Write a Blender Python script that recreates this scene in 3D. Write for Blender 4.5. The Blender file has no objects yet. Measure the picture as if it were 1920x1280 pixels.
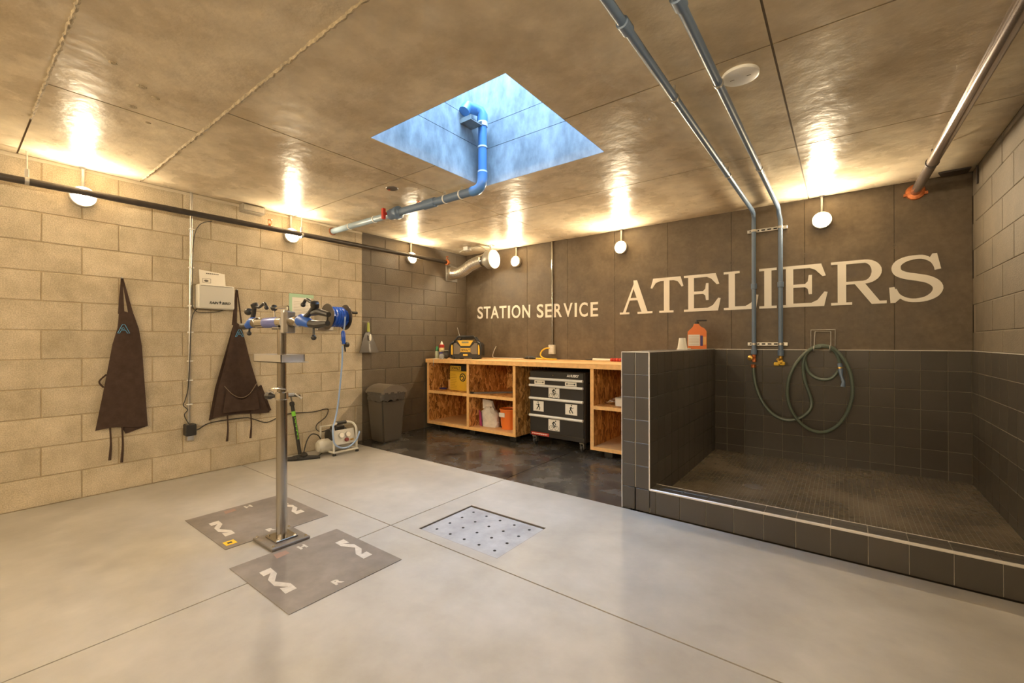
import bpy, bmesh, math, random
from mathutils import Vector, Matrix
random.seed(7)
S = bpy.context.scene
COL = S.collection
PI = math.pi

# ------------------------------------------------------------------ camera, world, exposure
CAM = Vector((4.349, -4.616, 1.110)); YAW, PITCH, ROLL, FPX = 0.6507, 0.0024, -0.0016, 815.9
cd = bpy.data.cameras.new('camera'); cam = bpy.data.objects.new('camera', cd); COL.objects.link(cam)
cd.sensor_width = 36.0; cd.lens = FPX / 1920 * 36; cd.clip_start = 0.05
fw = Vector((-math.sin(YAW) * math.cos(PITCH), math.cos(YAW) * math.cos(PITCH), math.sin(PITCH)))
rt = Vector((math.cos(YAW), math.sin(YAW), 0)); up = rt.cross(fw)
r2 = math.cos(ROLL) * rt + math.sin(ROLL) * up; u2 = -math.sin(ROLL) * rt + math.cos(ROLL) * up
cam.matrix_world = Matrix(((r2.x, u2.x, -fw.x, CAM.x), (r2.y, u2.y, -fw.y, CAM.y), (r2.z, u2.z, -fw.z, CAM.z), (0, 0, 0, 1)))
S.camera = cam
w = bpy.data.worlds.new('sky'); S.world = w; w.use_nodes = True
bg = w.node_tree.nodes['Background']; bg.inputs[0].default_value = (0.36, 0.62, 1.0, 1); bg.inputs[1].default_value = 15.0
S.view_settings.view_transform = 'Standard'; S.view_settings.look = 'None'
S.view_settings.gamma = 1.0; S.view_settings.use_curve_mapping = False
S.view_settings.exposure = 1.25
LAMP = 400.0     # emission of the round LED diffusers

# ------------------------------------------------------------------ room constants (metres)
H = 2.366; W = 5.112; YR = -7.6; ZT = 1.04; YF = -1.823; TP = 0.152; HX0, HX1 = 3.155, 3.345; PAINT = -1.714

# ------------------------------------------------------------------ materials
MATS = {}
def M(name, col, rough=0.5, metal=0.0, var=0.0, vs=6.0, col2=None, bump=0.0, bs=60.0, rand=0.0, spec=0.5, rvar=0.0, stretch=None, trans=0.0, coat=0.0, vs2=None, va=0.2):
    if name in MATS: return MATS[name]
    m = bpy.data.materials.new(name); m.use_nodes = True; nt = m.node_tree; N = nt.nodes; Lk = nt.links
    b = N['Principled BSDF']
    c = tuple(col) + (1,)
    b.inputs['Base Color'].default_value = c; b.inputs['Roughness'].default_value = rough; b.inputs['Metallic'].default_value = metal
    b.inputs['Specular IOR Level'].default_value = spec
    if trans: b.inputs['Transmission Weight'].default_value = trans
    if coat: b.inputs['Coat Weight'].default_value = coat
    cur = None
    if var or col2 or bump or rvar:
        geo = N.new('ShaderNodeNewGeometry'); src = geo.outputs['Position']
        if stretch:
            mp = N.new('ShaderNodeMapping'); mp.inputs['Scale'].default_value = stretch; Lk.new(src, mp.inputs[0]); src = mp.outputs[0]
        nz = N.new('ShaderNodeTexNoise'); nz.inputs['Scale'].default_value = vs; nz.inputs['Detail'].default_value = 8; nz.inputs['Roughness'].default_value = 0.65
        Lk.new(src, nz.inputs['Vector'])
        if var or col2:
            mx = N.new('ShaderNodeMix'); mx.data_type = 'RGBA'
            a = tuple(x * (1 - var) for x in col) + (1,); bb = (tuple(col2) + (1,)) if col2 else tuple(min(1, x * (1 + var)) for x in col) + (1,)
            mx.inputs[6].default_value = a; mx.inputs[7].default_value = bb
            rp = N.new('ShaderNodeValToRGB'); rp.color_ramp.elements[0].position = 0.34; rp.color_ramp.elements[1].position = 0.66
            Lk.new(nz.outputs[0], rp.inputs[0]); Lk.new(rp.outputs[0], mx.inputs[0]); cur = mx.outputs[2]
        if vs2:
            n2 = N.new('ShaderNodeTexNoise'); n2.inputs['Scale'].default_value = vs2; n2.inputs['Detail'].default_value = 3; Lk.new(src, n2.inputs['Vector'])
            mr = N.new('ShaderNodeMapRange'); mr.inputs[1].default_value = 0.3; mr.inputs[2].default_value = 0.7; mr.inputs[3].default_value = 1 - va; mr.inputs[4].default_value = 1 + va
            Lk.new(n2.outputs[0], mr.inputs[0]); hs = N.new('ShaderNodeHueSaturation'); Lk.new(mr.outputs[0], hs.inputs['Value']); Lk.new(cur, hs.inputs['Color']); cur = hs.outputs[0]
        if rvar:
            mr = N.new('ShaderNodeMapRange'); mr.inputs[1].default_value = 0.35; mr.inputs[2].default_value = 0.65
            mr.inputs[3].default_value = max(0.03, rough - rvar); mr.inputs[4].default_value = rough + rvar
            Lk.new(nz.outputs[0], mr.inputs[0]); Lk.new(mr.outputs[0], b.inputs['Roughness'])
        if bump:
            nb = N.new('ShaderNodeTexNoise'); nb.inputs['Scale'].default_value = bs; nb.inputs['Detail'].default_value = 5; Lk.new(src, nb.inputs['Vector'])
            bp = N.new('ShaderNodeBump'); bp.inputs['Strength'].default_value = bump; bp.inputs['Distance'].default_value = 0.01
            Lk.new(nb.outputs[0], bp.inputs['Height']); Lk.new(bp.outputs[0], b.inputs['Normal'])
    if rand:
        oi = N.new('ShaderNodeObjectInfo'); mr = N.new('ShaderNodeMapRange'); mr.inputs[3].default_value = 1 - rand; mr.inputs[4].default_value = 1 + rand
        Lk.new(oi.outputs['Random'], mr.inputs[0]); hs = N.new('ShaderNodeHueSaturation'); Lk.new(mr.outputs[0], hs.inputs['Value'])
        if cur: Lk.new(cur, hs.inputs['Color'])
        else: hs.inputs['Color'].default_value = c
        cur = hs.outputs[0]
    if cur: Lk.new(cur, b.inputs['Base Color'])
    MATS[name] = m; return m
def emis(name, col, strength):
    m = bpy.data.materials.new(name); m.use_nodes = True; b = m.node_tree.nodes['Principled BSDF']
    b.inputs['Base Color'].default_value = (0.9, 0.9, 0.9, 1); b.inputs['Emission Color'].default_value = tuple(col) + (1,); b.inputs['Emission Strength'].default_value = strength
    MATS[name] = m; return m

m_ceil = M('concrete_ceiling', (0.62, 0.51, 0.355), 0.29, var=0.2, vs=1.7, col2=(0.72, 0.63, 0.47), bump=0.45, bs=13, rvar=0.1, vs2=9, va=.09, spec=0.05)
m_ridge = M('concrete_fin', (0.36, 0.29, 0.19), 0.8, var=0.35, vs=30, bump=0.8, bs=70)
m_block = M('beige_block', (0.475, 0.40, 0.275), 0.9, var=0.12, vs=5, col2=(0.58, 0.495, 0.36), bump=0.35, bs=160, rand=0.06, vs2=150)
m_mort = M('beige_mortar', (0.45, 0.36, 0.235), 0.95, var=0.1, vs=30, bump=0.3, bs=120)
m_dblock = M('brown_painted_block', (0.125, 0.098, 0.066), 0.5, var=0.12, vs=7, bump=0.35, bs=120, rand=0.05)
m_dmort = M('brown_painted_mortar', (0.13, 0.105, 0.075), 0.5, bump=0.2, bs=100)
m_rblock = M('taupe_block', (0.155, 0.125, 0.088), 0.7, var=0.12, vs=6, bump=0.35, bs=140, rand=0.05)
m_rmort = M('taupe_mortar', (0.22, 0.185, 0.135), 0.8, bump=0.2, bs=100)
m_back = M('dark_painted_concrete', (0.120, 0.088, 0.055), 0.5, var=0.2, vs=5, col2=(0.165, 0.126, 0.082), bump=0.25, bs=22, rvar=0.1, vs2=30, va=.09)
m_floor = M('concrete_floor', (0.35, 0.329, 0.29), 0.48, var=0.13, vs=1.5, col2=(0.413, 0.394, 0.355), bump=0.05, bs=40, rvar=0.1, vs2=7, va=.06)
m_dfloor = M('black_painted_floor', (0.040, 0.036, 0.031), 0.24, var=0.3, vs=3, col2=(0.095, 0.086, 0.073), rvar=0.14, bump=0.05, bs=20)
m_joint = M('floor_joint_dark', (0.16, 0.12, 0.08), 0.9)
m_tile = M('charcoal_tile', (0.066, 0.057, 0.046), 0.3, var=0.05, vs=5, rand=0.12)
m_grout = M('pale_grout', (0.55, 0.50, 0.42), 0.85)
m_grout2 = M('dark_grout', (0.27, 0.235, 0.18), 0.85)
m_mos = M('dark_mosaic', (0.115, 0.094, 0.066), 0.17, var=0.3, vs=2.5, col2=(0.19, 0.155, 0.11), rand=0.15)
m_trim = M('pale_metal_trim', (0.72, 0.68, 0.62), 0.35, metal=0.3)
m_shaft = M('skylight_concrete', (0.28, 0.295, 0.30), 0.8, var=0.25, vs=4, col2=(0.375, 0.39, 0.39), bump=0.25, bs=12, vs2=16, va=.14, stretch=(1, 1, .55))
m_white = M('white_plastic', (0.78, 0.77, 0.73), 0.4)
m_letter = M('white_letter', (0.86, 0.82, 0.74), 0.5)
m_galv = M('galvanised', (0.50, 0.48, 0.44), 0.3, metal=0.85, var=0.1, vs=40)
m_steel = M('brushed_steel', (0.42, 0.39, 0.35), 0.2, metal=1.0)
m_chrome = M('chrome', (0.80, 0.79, 0.77), 0.12, metal=1.0)
m_blackp = M('black_pipe', (0.045, 0.036, 0.03), 0.35, var=0.2, vs=20)
m_black = M('black_plastic', (0.022, 0.020, 0.018), 0.4)
m_rubber = M('black_rubber', (0.03, 0.028, 0.026), 0.75)
m_pvc = M('blue_grey_pvc', (0.13, 0.19, 0.29), 0.35)
m_pvcb = M('blue_pvc', (0.10, 0.24, 0.50), 0.32)
m_red = M('red_plastic', (0.50, 0.035, 0.02), 0.4)
m_copper = M('copper_orange', (0.62, 0.20, 0.07), 0.35, metal=0.6, var=0.2, vs=60)
m_brass = M('brass', (0.72, 0.46, 0.12), 0.3, metal=0.8)
m_yellow = M('yellow_plastic', (0.80, 0.50, 0.03), 0.4)
m_dwy = M('tool_yellow', (0.82, 0.52, 0.05), 0.42)
m_orange = M('orange_plastic', (0.82, 0.20, 0.03), 0.4)
m_blue = M('bright_blue', (0.015, 0.085, 0.50), 0.25)
m_jaw = M('clamp_blue', (0.02, 0.10, 0.45), 0.4)
m_clear = M('clear_blue_hose', (0.30, 0.42, 0.66), 0.25, spec=0.6)
m_hose = M('green_hose', (0.115, 0.15, 0.12), 0.3)
def osb():
    m = bpy.data.materials.new('osb_board'); m.use_nodes = True; nt = m.node_tree; N = nt.nodes; Lk = nt.links; b = N['Principled BSDF']; b.inputs['Roughness'].default_value = .55
    ge = N.new('ShaderNodeNewGeometry'); nz = N.new('ShaderNodeTexNoise'); nz.inputs['Scale'].default_value = 14; Lk.new(ge.outputs['Position'], nz.inputs['Vector'])
    ad = N.new('ShaderNodeVectorMath'); ad.operation = 'MULTIPLY_ADD'; ad.inputs[1].default_value = (.09, .09, .09); Lk.new(nz.outputs['Color'], ad.inputs[0]); Lk.new(ge.outputs['Position'], ad.inputs[2])
    mp_ = N.new('ShaderNodeMapping'); mp_.inputs['Rotation'].default_value = (.5, .6, .4); mp_.inputs['Scale'].default_value = (1.0, 1.6, .45); Lk.new(ad.outputs[0], mp_.inputs[0])
    vo = N.new('ShaderNodeTexVoronoi'); vo.inputs['Scale'].default_value = 30; Lk.new(mp_.outputs[0], vo.inputs['Vector'])
    rp = N.new('ShaderNodeValToRGB'); cr = rp.color_ramp; cr.elements[0].color = (.22, .085, .015, 1); cr.elements[1].color = (.90, .52, .18, 1); cr.elements[1].position = .9
    for p_, c_ in ((.25, (.47, .19, .04, 1)), (.6, (.68, .32, .08, 1))): e_ = cr.elements.new(p_); e_.color = c_
    sp_ = N.new('ShaderNodeSeparateColor'); Lk.new(vo.outputs['Color'], sp_.inputs[0]); Lk.new(sp_.outputs[0], rp.inputs[0]); Lk.new(rp.outputs[0], b.inputs['Base Color']); return m
m_osb = osb()
m_ply = M('plywood_top', (0.78, 0.48, 0.21), 0.5, var=0.14, vs=10, stretch=(1, 6, 6), bump=0.05, bs=60)
m_pine = M('pine_edge', (0.86, 0.51, 0.20), 0.55, var=0.12, vs=18)
m_chest = M('black_enamel', (0.030, 0.027, 0.024), 0.35)
m_cloth = M('brown_canvas', (0.062, 0.040, 0.031), 0.95, var=0.15, vs=20, bump=0.15, bs=400, spec=0.15)
m_cyan = M('light_blue_print', (0.10, 0.42, 0.72), 0.6)
m_mat = M('rubber_floor_mat', (0.17, 0.145, 0.12), 0.55, var=0.14, vs=3, col2=(0.22, 0.19, 0.165), vs2=14, va=.08)
m_paint = M('white_floor_paint', (0.50, 0.46, 0.40), 0.7, var=0.1, vs=40)
m_plate = M('steel_plate', (0.17, 0.15, 0.13), 0.45, metal=0.35, var=0.2, vs=12)
m_drain = M('pale_cast_plate', (0.30, 0.31, 0.325), 0.55, var=0.15, vs=7, col2=(0.38, 0.39, 0.405))
m_dark = M('dark_hole', (0.015, 0.013, 0.012), 0.9)
m_bin = M('bin_plastic', (0.085, 0.072, 0.056), 0.45)
m_bag = M('black_bin_bag', (0.075, 0.068, 0.06), 0.14, bump=1.0, bs=22)
m_paper = M('paper', (0.84, 0.80, 0.71), 0.8)
m_tape = M('green_tape', (0.42, 0.62, 0.42), 0.7)
m_cream = M('cream_plastic', (0.60, 0.58, 0.51), 0.45)
m_ink = M('dark_ink', (0.03, 0.035, 0.03), 0.7)
m_green = M('lime_green', (0.22, 0.62, 0.05), 0.45)
m_bag2 = M('white_woven_sack', (0.70, 0.66, 0.60), 0.7, var=0.12, vs=14, bump=0.5, bs=30)
m_mag = M('magenta_print', (0.42, 0.05, 0.18), 0.6)
m_cone = M('white_nozzle', (0.86, 0.82, 0.70), 0.5)
m_card = M('cardboard', (0.55, 0.33, 0.14), 0.8)
m_alu = M('aluminium', (0.72, 0.71, 0.70), 0.3, metal=0.8)
m_navy = M('navy_label', (0.06, 0.05, 0.20), 0.5)
m_glassy = M('clear_plastic', (0.75, 0.75, 0.72), 0.12, trans=0.7)
m_led = emis('led_diffuser', (1.0, 0.80, 0.53), LAMP)

# ------------------------------------------------------------------ mesh builder
class MB:
    def __init__(s): s.bm = bmesh.new()
    def box(s, x0, x1, y0, y1, z0, z1, bev=0.0, seg=1):
        r = bmesh.ops.create_cube(s.bm, size=1); v = r['verts']
        for p in v: p.co = Vector(((x0 + x1) / 2 + p.co.x * (x1 - x0), (y0 + y1) / 2 + p.co.y * (y1 - y0), (z0 + z1) / 2 + p.co.z * (z1 - z0)))
        if bev: bmesh.ops.bevel(s.bm, geom=list({e for p in v for e in p.link_edges}), offset=bev, segments=seg, affect='EDGES', profile=0.6)
        return s
    def hexa(s, pts):   # 8 points: bottom 4 ccw, top 4 ccw
        v = [s.bm.verts.new(p) for p in pts]
        for f in ((3, 2, 1, 0), (4, 5, 6, 7), (0, 1, 5, 4), (1, 2, 6, 5), (2, 3, 7, 6), (3, 0, 4, 7)): s.bm.faces.new([v[i] for i in f])
        return s
    def tube(s, pts, r, seg=10, closed=False, caps=True):
        pts = [Vector(p) for p in pts]; n = len(pts); rad = r if isinstance(r, (list, tuple)) else [r] * n
        T = []
        for i in range(n):
            a = pts[(i - 1) % n] if (closed or i > 0) else pts[0]; b = pts[(i + 1) % n] if (closed or i < n - 1) else pts[-1]
            t = b - a; T.append(t.normalized() if t.length > 1e-9 else Vector((0, 0, 1)))
        u = T[0].orthogonal().normalized(); rings = []
        for i in range(n):
            u = (u - T[i] * u.dot(T[i])); u = u.normalized() if u.length > 1e-6 else T[i].orthogonal().normalized(); v = T[i].cross(u)
            rings.append([s.bm.verts.new(pts[i] + rad[i] * (math.cos(2 * PI * k / seg) * u + math.sin(2 * PI * k / seg) * v)) for k in range(seg)])
        m = n if closed else n - 1
        for i in range(m):
            A, B = rings[i], rings[(i + 1) % n]
            for k in range(seg): s.bm.faces.new((A[k], A[(k + 1) % seg], B[(k + 1) % seg], B[k]))
        if caps and not closed:
            s.bm.faces.new(rings[0][::-1]); s.bm.faces.new(rings[-1])
        return s
    def cyl(s, a, b, r, seg=16, r2=None): return s.tube([a, b], [r, r if r2 is None else r2], seg)
    def lathe(s, o, ax, prof, seg=24):      # prof: (radius, distance along axis)
        o = Vector(o); ax = Vector(ax).normalized(); u = ax.orthogonal().normalized(); v = ax.cross(u); rings = []
        for r, d in prof:
            r = max(r, 1e-4); rings.append([s.bm.verts.new(o + ax * d + r * (math.cos(2 * PI * k / seg) * u + math.sin(2 * PI * k / seg) * v)) for k in range(seg)])
        for A, B in zip(rings, rings[1:]):
            for k in range(seg): s.bm.faces.new((A[k], A[(k + 1) % seg], B[(k + 1) % seg], B[k]))
        s.bm.faces.new(rings[0][::-1]); s.bm.faces.new(rings[-1]); return s
    def ball(s, c, r, seg=12, sc=(1, 1, 1)):
        k = bmesh.ops.create_uvsphere(s.bm, u_segments=seg, v_segments=max(6, seg // 2), radius=r)
        for p in k['verts']: p.co = Vector((p.co.x * sc[0], p.co.y * sc[1], p.co.z * sc[2])) + Vector(c)
        return s
    def prism(s, poly, o, u, v, d):          # 2D polygon in plane (o,u,v), extruded d along u x v
        o, u, v = Vector(o), Vector(u), Vector(v); n = u.cross(v).normalized()
        A = [s.bm.verts.new(o + u * p[0] + v * p[1]) for p in poly]; B = [s.bm.verts.new(o + u * p[0] + v * p[1] + n * d) for p in poly]
        area = sum(poly[i][0] * poly[(i + 1) % len(poly)][1] - poly[(i + 1) % len(poly)][0] * poly[i][1] for i in range(len(poly)))
        if area < 0: A, B = A[::-1], B[::-1]
        s.bm.faces.new(A[::-1]); s.bm.faces.new(B); k = len(A)
        for i in range(k): s.bm.faces.new((A[i], A[(i + 1) % k], B[(i + 1) % k], B[i]))
        return s
    def sheet(s, F, B):                       # two grids (front, back) of points closed to a thin solid
        nr, nc = len(F), len(F[0]); f = [[s.bm.verts.new(p) for p in r] for r in F]; b = [[s.bm.verts.new(p) for p in r] for r in B]
        for i in range(nr - 1):
            for j in range(nc - 1):
                s.bm.faces.new((f[i][j], f[i][j + 1], f[i + 1][j + 1], f[i + 1][j])); s.bm.faces.new((b[i][j], b[i + 1][j], b[i + 1][j + 1], b[i][j + 1]))
        for i in range(nr - 1):
            s.bm.faces.new((f[i][0], f[i + 1][0], b[i + 1][0], b[i][0])); s.bm.faces.new((f[i][-1], b[i][-1], b[i + 1][-1], f[i + 1][-1]))
        for j in range(nc - 1):
            s.bm.faces.new((f[0][j], b[0][j], b[0][j + 1], f[0][j + 1])); s.bm.faces.new((f[-1][j], f[-1][j + 1], b[-1][j + 1], b[-1][j]))
        return s
    def mesh(s, name, mat, off=None, ang=35):
        if off is not None: bmesh.ops.translate(s.bm, verts=s.bm.verts, vec=-Vector(off))
        bmesh.ops.recalc_face_normals(s.bm, faces=s.bm.faces)
        me = bpy.data.meshes.new(name); s.bm.to_mesh(me); s.bm.free(); me.materials.append(mat)
        me.polygons.foreach_set('use_smooth', [True] * len(me.polygons)); me.set_sharp_from_angle(angle=math.radians(ang)); return me
def sm(P, n=6, closed=False):                 # Catmull-Rom through points
    P = [Vector(p) for p in P]; k = len(P); out = []
    for i in range(k if closed else k - 1):
        a, b, c, d = P[(i - 1) % k] if (closed or i) else P[0], P[i], P[(i + 1) % k], P[(i + 2) % k] if (closed or i < k - 2) else P[-1]
        for j in range(n):
            t = j / n; out.append(0.5 * (2 * b + (c - a) * t + (2 * a - 5 * b + 4 * c - d) * t * t + (3 * b - a - 3 * c + d) * t ** 3))
    if not closed: out.append(P[-1])
    return out
def wloc(o):
    v = Vector((0, 0, 0))
    while o: v += o.location; o = o.parent
    return v
def tag(o, label, cat, group=None, kind=None):
    o['label'] = label; o['category'] = cat
    if group: o['group'] = group
    if kind: o['kind'] = kind
    return o
def thing(name, loc, label, cat, group=None, rz=0.0, kind=None):
    o = bpy.data.objects.new(name, None); COL.objects.link(o); o.location = loc; o.rotation_euler = (0, 0, rz); o.empty_display_size = 0.1
    return tag(o, label, cat, group, kind)
def part(name, mb, mat, parent=None, local=False, label=None):
    me = mb.mesh(name, mat, None if (local or parent is None) else wloc(parent))
    o = bpy.data.objects.new(name, me); COL.objects.link(o); o.parent = parent
    if label: o['label'] = label
    return o
def inst(name, me, parent, loc, rot=None):
    o = bpy.data.objects.new(name, me); COL.objects.link(o); o.parent = parent; o.location = Vector(loc) - (wloc(parent) if parent else Vector())
    if rot: o.rotation_euler = rot
    return o
_box = {}
def boxmesh(name, sx, sy, sz, mat, bev):
    k = (name, round(sx, 4), round(sy, 4), round(sz, 4), mat.name)
    if k not in _box: _box[k] = MB().box(-sx / 2, sx / 2, -sy / 2, sy / 2, -sz / 2, sz / 2, bev).mesh(name, mat)
    return _box[k]
def piece(name, x0, x1, y0, y1, z0, z1, mat, parent, bev=0.003):
    return inst(name, boxmesh(name, x1 - x0, y1 - y0, z1 - z0, mat, bev), parent, ((x0 + x1) / 2, (y0 + y1) / 2, (z0 + z1) / 2))
def text(name, s, size, mat, parent, o, u, v, ext=0.001, wfit=None, bold=0.0, shear=0.0, sp=1.0, local=False):
    cu = bpy.data.curves.new(name, 'FONT'); cu.body = s; cu.size = size; cu.extrude = ext; cu.offset = bold; cu.shear = shear; cu.space_character = sp; cu.align_x = 'CENTER'; cu.resolution_u = 4
    t = bpy.data.objects.new(name, cu); COL.objects.link(t)
    me = bpy.data.meshes.new_from_object(t.evaluated_get(bpy.context.evaluated_depsgraph_get())); bpy.data.objects.remove(t); bpy.data.curves.remove(cu)
    xs = [p.co.x for p in me.vertices]; ys = [p.co.y for p in me.vertices]
    cx, cy = (min(xs) + max(xs)) / 2, (min(ys) + max(ys)) / 2; k = (wfit / (max(xs) - min(xs))) if wfit else 1.0
    o, u, v = Vector(o), Vector(u).normalized(), Vector(v).normalized(); n = u.cross(v); off = Vector() if local else wloc(parent)
    for p in me.vertices: p.co = o + u * ((p.co.x - cx) * k) + v * (p.co.y - cy) + n * (p.co.z) - off
    me.materials.clear(); me.materials.append(mat)
    ob = bpy.data.objects.new(name, me); COL.objects.link(ob); ob.parent = parent; return ob
X, Y, Z = Vector((1, 0, 0)), Vector((0, 1, 0)), Vector((0, 0, 1))

# ------------------------------------------------------------------ floor
fl = thing('floor', (0, 0, 0), 'pale worn concrete floor with saw-cut joints', 'floor', kind='structure')
part('subfloor', MB().box(-.25, W + .25, YR - .2, .25, -0.2, -0.075), m_joint, fl)
DX0, DX1, DY0, DY1 = 2.325, 2.93, -2.882, -2.417      # drain pit
JX, JY, DK, g = 2.155, -2.955, -1.84, 0.0035
sl = MB()
for a in ((JX + g, DX0, JY + g, DK), (DX1, W, JY + g, DK), (DX0, DX1, JY + g, DY0), (DX0, DX1, DY1, DK)): sl.box(*a, -0.08, 0)
part('slab', sl, m_floor, fl)
for a in ((0, JX - g, JY + g, DK), (0, JX - g, YR, JY - g), (JX + g, W, YR, JY - g)):
    part('slab', MB().box(*a, -0.08, 0), m_floor, fl)
for a, b in ((0, JX - g), (JX + g, HX0 + .05)): part('painted_slab', MB().box(a, b, DK, 0, -0.08, 0.0), m_dfloor, fl, label='black painted glossy floor strip before the workbench')
part('joint_filler', MB().box(0, W, JY - g, JY + g, -0.08, -0.004).box(JX - g, JX + g, YR, DK, -0.08, -0.004), m_joint, fl)
dp = thing('drain_cover', ((DX0 + DX1) / 2, (DY0 + DY1) / 2, -0.02), 'pale perforated access plate set into the concrete floor', 'drain cover')
part('gap_frame', MB().box(DX0, DX1, DY0, DY0 + .003, -.04, -.001).box(DX0, DX1, DY1 - .003, DY1, -.04, -.001).box(DX0, DX0 + .003, DY0, DY1, -.04, -.001).box(DX1 - .003, DX1, DY0, DY1, -.04, -.001), m_plate, dp)
part('plate', MB().box(DX0 + .008, DX1 - .006, DY0 + .006, DY1 - .012, -0.03, -0.006, 0.002), m_drain, dp)
hole = MB().lathe((0, 0, 0), Z, [(0.0085, 0), (0.0085, 0.0015), (0.006, 0.0016)], 10).mesh('drain_hole', m_dark)
for i in range(5):
    for j in range(4):
        inst('drain_hole', hole, dp, (DX0 + 0.085 + i * 0.112, DY0 + 0.068 + j * 0.108, -0.0058))

# ------------------------------------------------------------------ ceiling + skylight shaft
ce = thing('ceiling', (0, 0, H), 'stained board-marked concrete ceiling with form joints', 'ceiling', kind='structure')
SX0, SX1, SY0, SY1 = 2.045, 3.10, -3.022, -1.96; T = 0.02
bk = MB()
for a in ((-.25, SX0 - .02, YR - .2, .25), (SX1 + .02, W + .25, YR - .2, .25), (SX0 - .02, SX1 + .02, YR - .2, SY0 - .02), (SX0 - .02, SX1 + .02, SY1 + .02, .25)): bk.box(*a, H + 0.006, H + 0.2)
part('slab', bk, m_joint, ce)
def cpanel(poly): part('panel', MB().prism(poly, (0, 0, H), X, Y, T), m_ceil, ce)
def crect(x0, x1, y0, y1): cpanel([(x0, y0), (x1, y0), (x1, y1), (x0, y1)])
e = 0.0045; cx1, cx2, yA, yB, yC, yD = 1.675, 4.112, -1.285, -2.49, -3.675, -4.31
for y0, y1 in ((yA, 0), (yB, yA), (yC, yB)):
    crect(0, cx1 - e, y0 + e, y1 - e); crect(cx2 + e, W, y0 + e, y1 - e)
crect(cx1 + e, cx2 - e, yA + e, 0)
cpanel([(cx1 + e, yB + e), (SX0, yB + e), (SX0, SY1), (SX1, SY1), (SX1, yB + e), (cx2 - e, yB + e), (cx2 - e, yA - e), (cx1 + e, yA - e)])
cpanel([(cx1 + e, yC + e), (cx2 - e, yC + e), (cx2 - e, yB - e), (SX1, yB - e), (SX1, SY0), (SX0, SY0), (SX0, yB - e), (cx1 + e, yB - e)])
crect(0, 1.285 - e, yD + e, yC - e); crect(1.285 + e, 3.72 - e, yD + e, yC - e); crect(3.72 + e, W, yD + e, yC - e)
crect(0, 2.5 - e, YR, yD - e); crect(2.5 + e, W, YR, yD - e)
def ridge(y, x0, x1, wd, ht):
    n = int((x1 - x0) / 0.02); mb = MB(); F = []; B = []
    for i in range(n + 1):
        x = x0 + (x1 - x0) * i / n; h = ht * (0.55 + 0.9 * random.random()); q = wd * (0.6 + 0.6 * random.random()); dy = random.uniform(-.003, .003)
        F.append([(x, y - q + dy, H), (x, y - q * .4 + dy, H - h), (x, y + q * .5 + dy, H - h * .8), (x, y + q + dy, H)]); B.append([(x, y - q + dy, H + .004), (x, y - q * .4 + dy, H + .004), (x, y + q * .5 + dy, H + .004), (x, y + q + dy, H + .004)])
    part('joint_fin', mb.sheet(F, B), m_ridge, ce)
ridge(yC, 0.05, W, 0.010, 0.010); ridge(yD, 0.75, W, 0.0075, 0.009)
for cxx, cyy in ((1.55, -3.95), (1.62, -4.02), (1.35, -4.0), (1.75, -4.15), (1.2, -3.9)):
    part('concrete_blob', MB().ball((cxx, cyy, H), random.uniform(.008, .018), 8, (1, 1.3, .6)), m_ridge, ce)
sh = thing('wall_skylight', (0, 0, H), 'pale concrete shaft walls of the square skylight', 'skylight', kind='structure'); ZS = H + 1.45
q = .003
for za, zb in ((H + .001, 2.66), (2.664, 2.855), (2.859, ZS)):
    for a in ((SX0 - .02, SX0 + q, SY0 - .02, SY1 + .02), (SX1 - q, SX1 + .02, SY0 - .02, SY1 + .02), (SX0 + q, SX1 - q, SY1 - q, SY1 + .02), (SX0 + q, SX1 - q, SY0 - .02, SY0 + q)): part('shaft_lift', MB().box(*a, za, zb), m_shaft, sh)
for a in ((SX0 - .2, SX0 - .02, SY0 - .2, SY1 + .2), (SX1 + .02, SX1 + .2, SY0 - .2, SY1 + .2), (SX0 - .02, SX1 + .02, SY1 + .02, SY1 + .2), (SX0 - .02, SX1 + .02, SY0 - .2, SY0 - .02)): part('upstand', MB().box(*a, H + .2, ZS), m_shaft, sh)

# ------------------------------------------------------------------ left wall (blocks)
wl = thing('wall_left', (0, 0, 0), 'beige concrete block wall, painted brown near the corner', 'wall', kind='structure')
part('mortar_bed', MB().box(-0.25, -0.005, YR - .2, PAINT, -.1, H + .1), m_mort, wl); part('mortar_bed', MB().box(-0.25, -0.005, PAINT, .1, -.1, H + .1), m_dmort, wl)
j = 0.0034
for c in range(12):
    z0, z1 = 0.2 * c, min(H - 0.02, 0.2 * c + 0.2); off = 0.0 if c % 2 == 0 else 0.2
    k0 = int(math.floor((-5.2) / 0.4)); y = k0 * 0.4 - off
    while y < 0:
        a, b = y + j, min(y + 0.4 - j, 0.0); y += 0.4
        if b - a < 0.05: continue
        segs = [(a, b)] if not (a < PAINT < b) else [(a, PAINT), (PAINT, b)]
        for s0, s1 in segs:
            piece('block', -0.03, random.uniform(-.001, .001), s0, s1, z0 + j, z1 - j, m_dblock if s0 >= PAINT - 1e-6 else m_block, wl, 0.003)
part('mortar_fillet', MB().box(-0.004, 0.006, -5.4, PAINT, H - 0.026, H - 0.001, 0.003), M('pale_caulk', (.62, .54, .40), .8), wl)
# rear + far left extension are plain
part('rear_block', MB().box(-0.03, 0, YR, -5.6, 0, H), m_block, wl)

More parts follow.
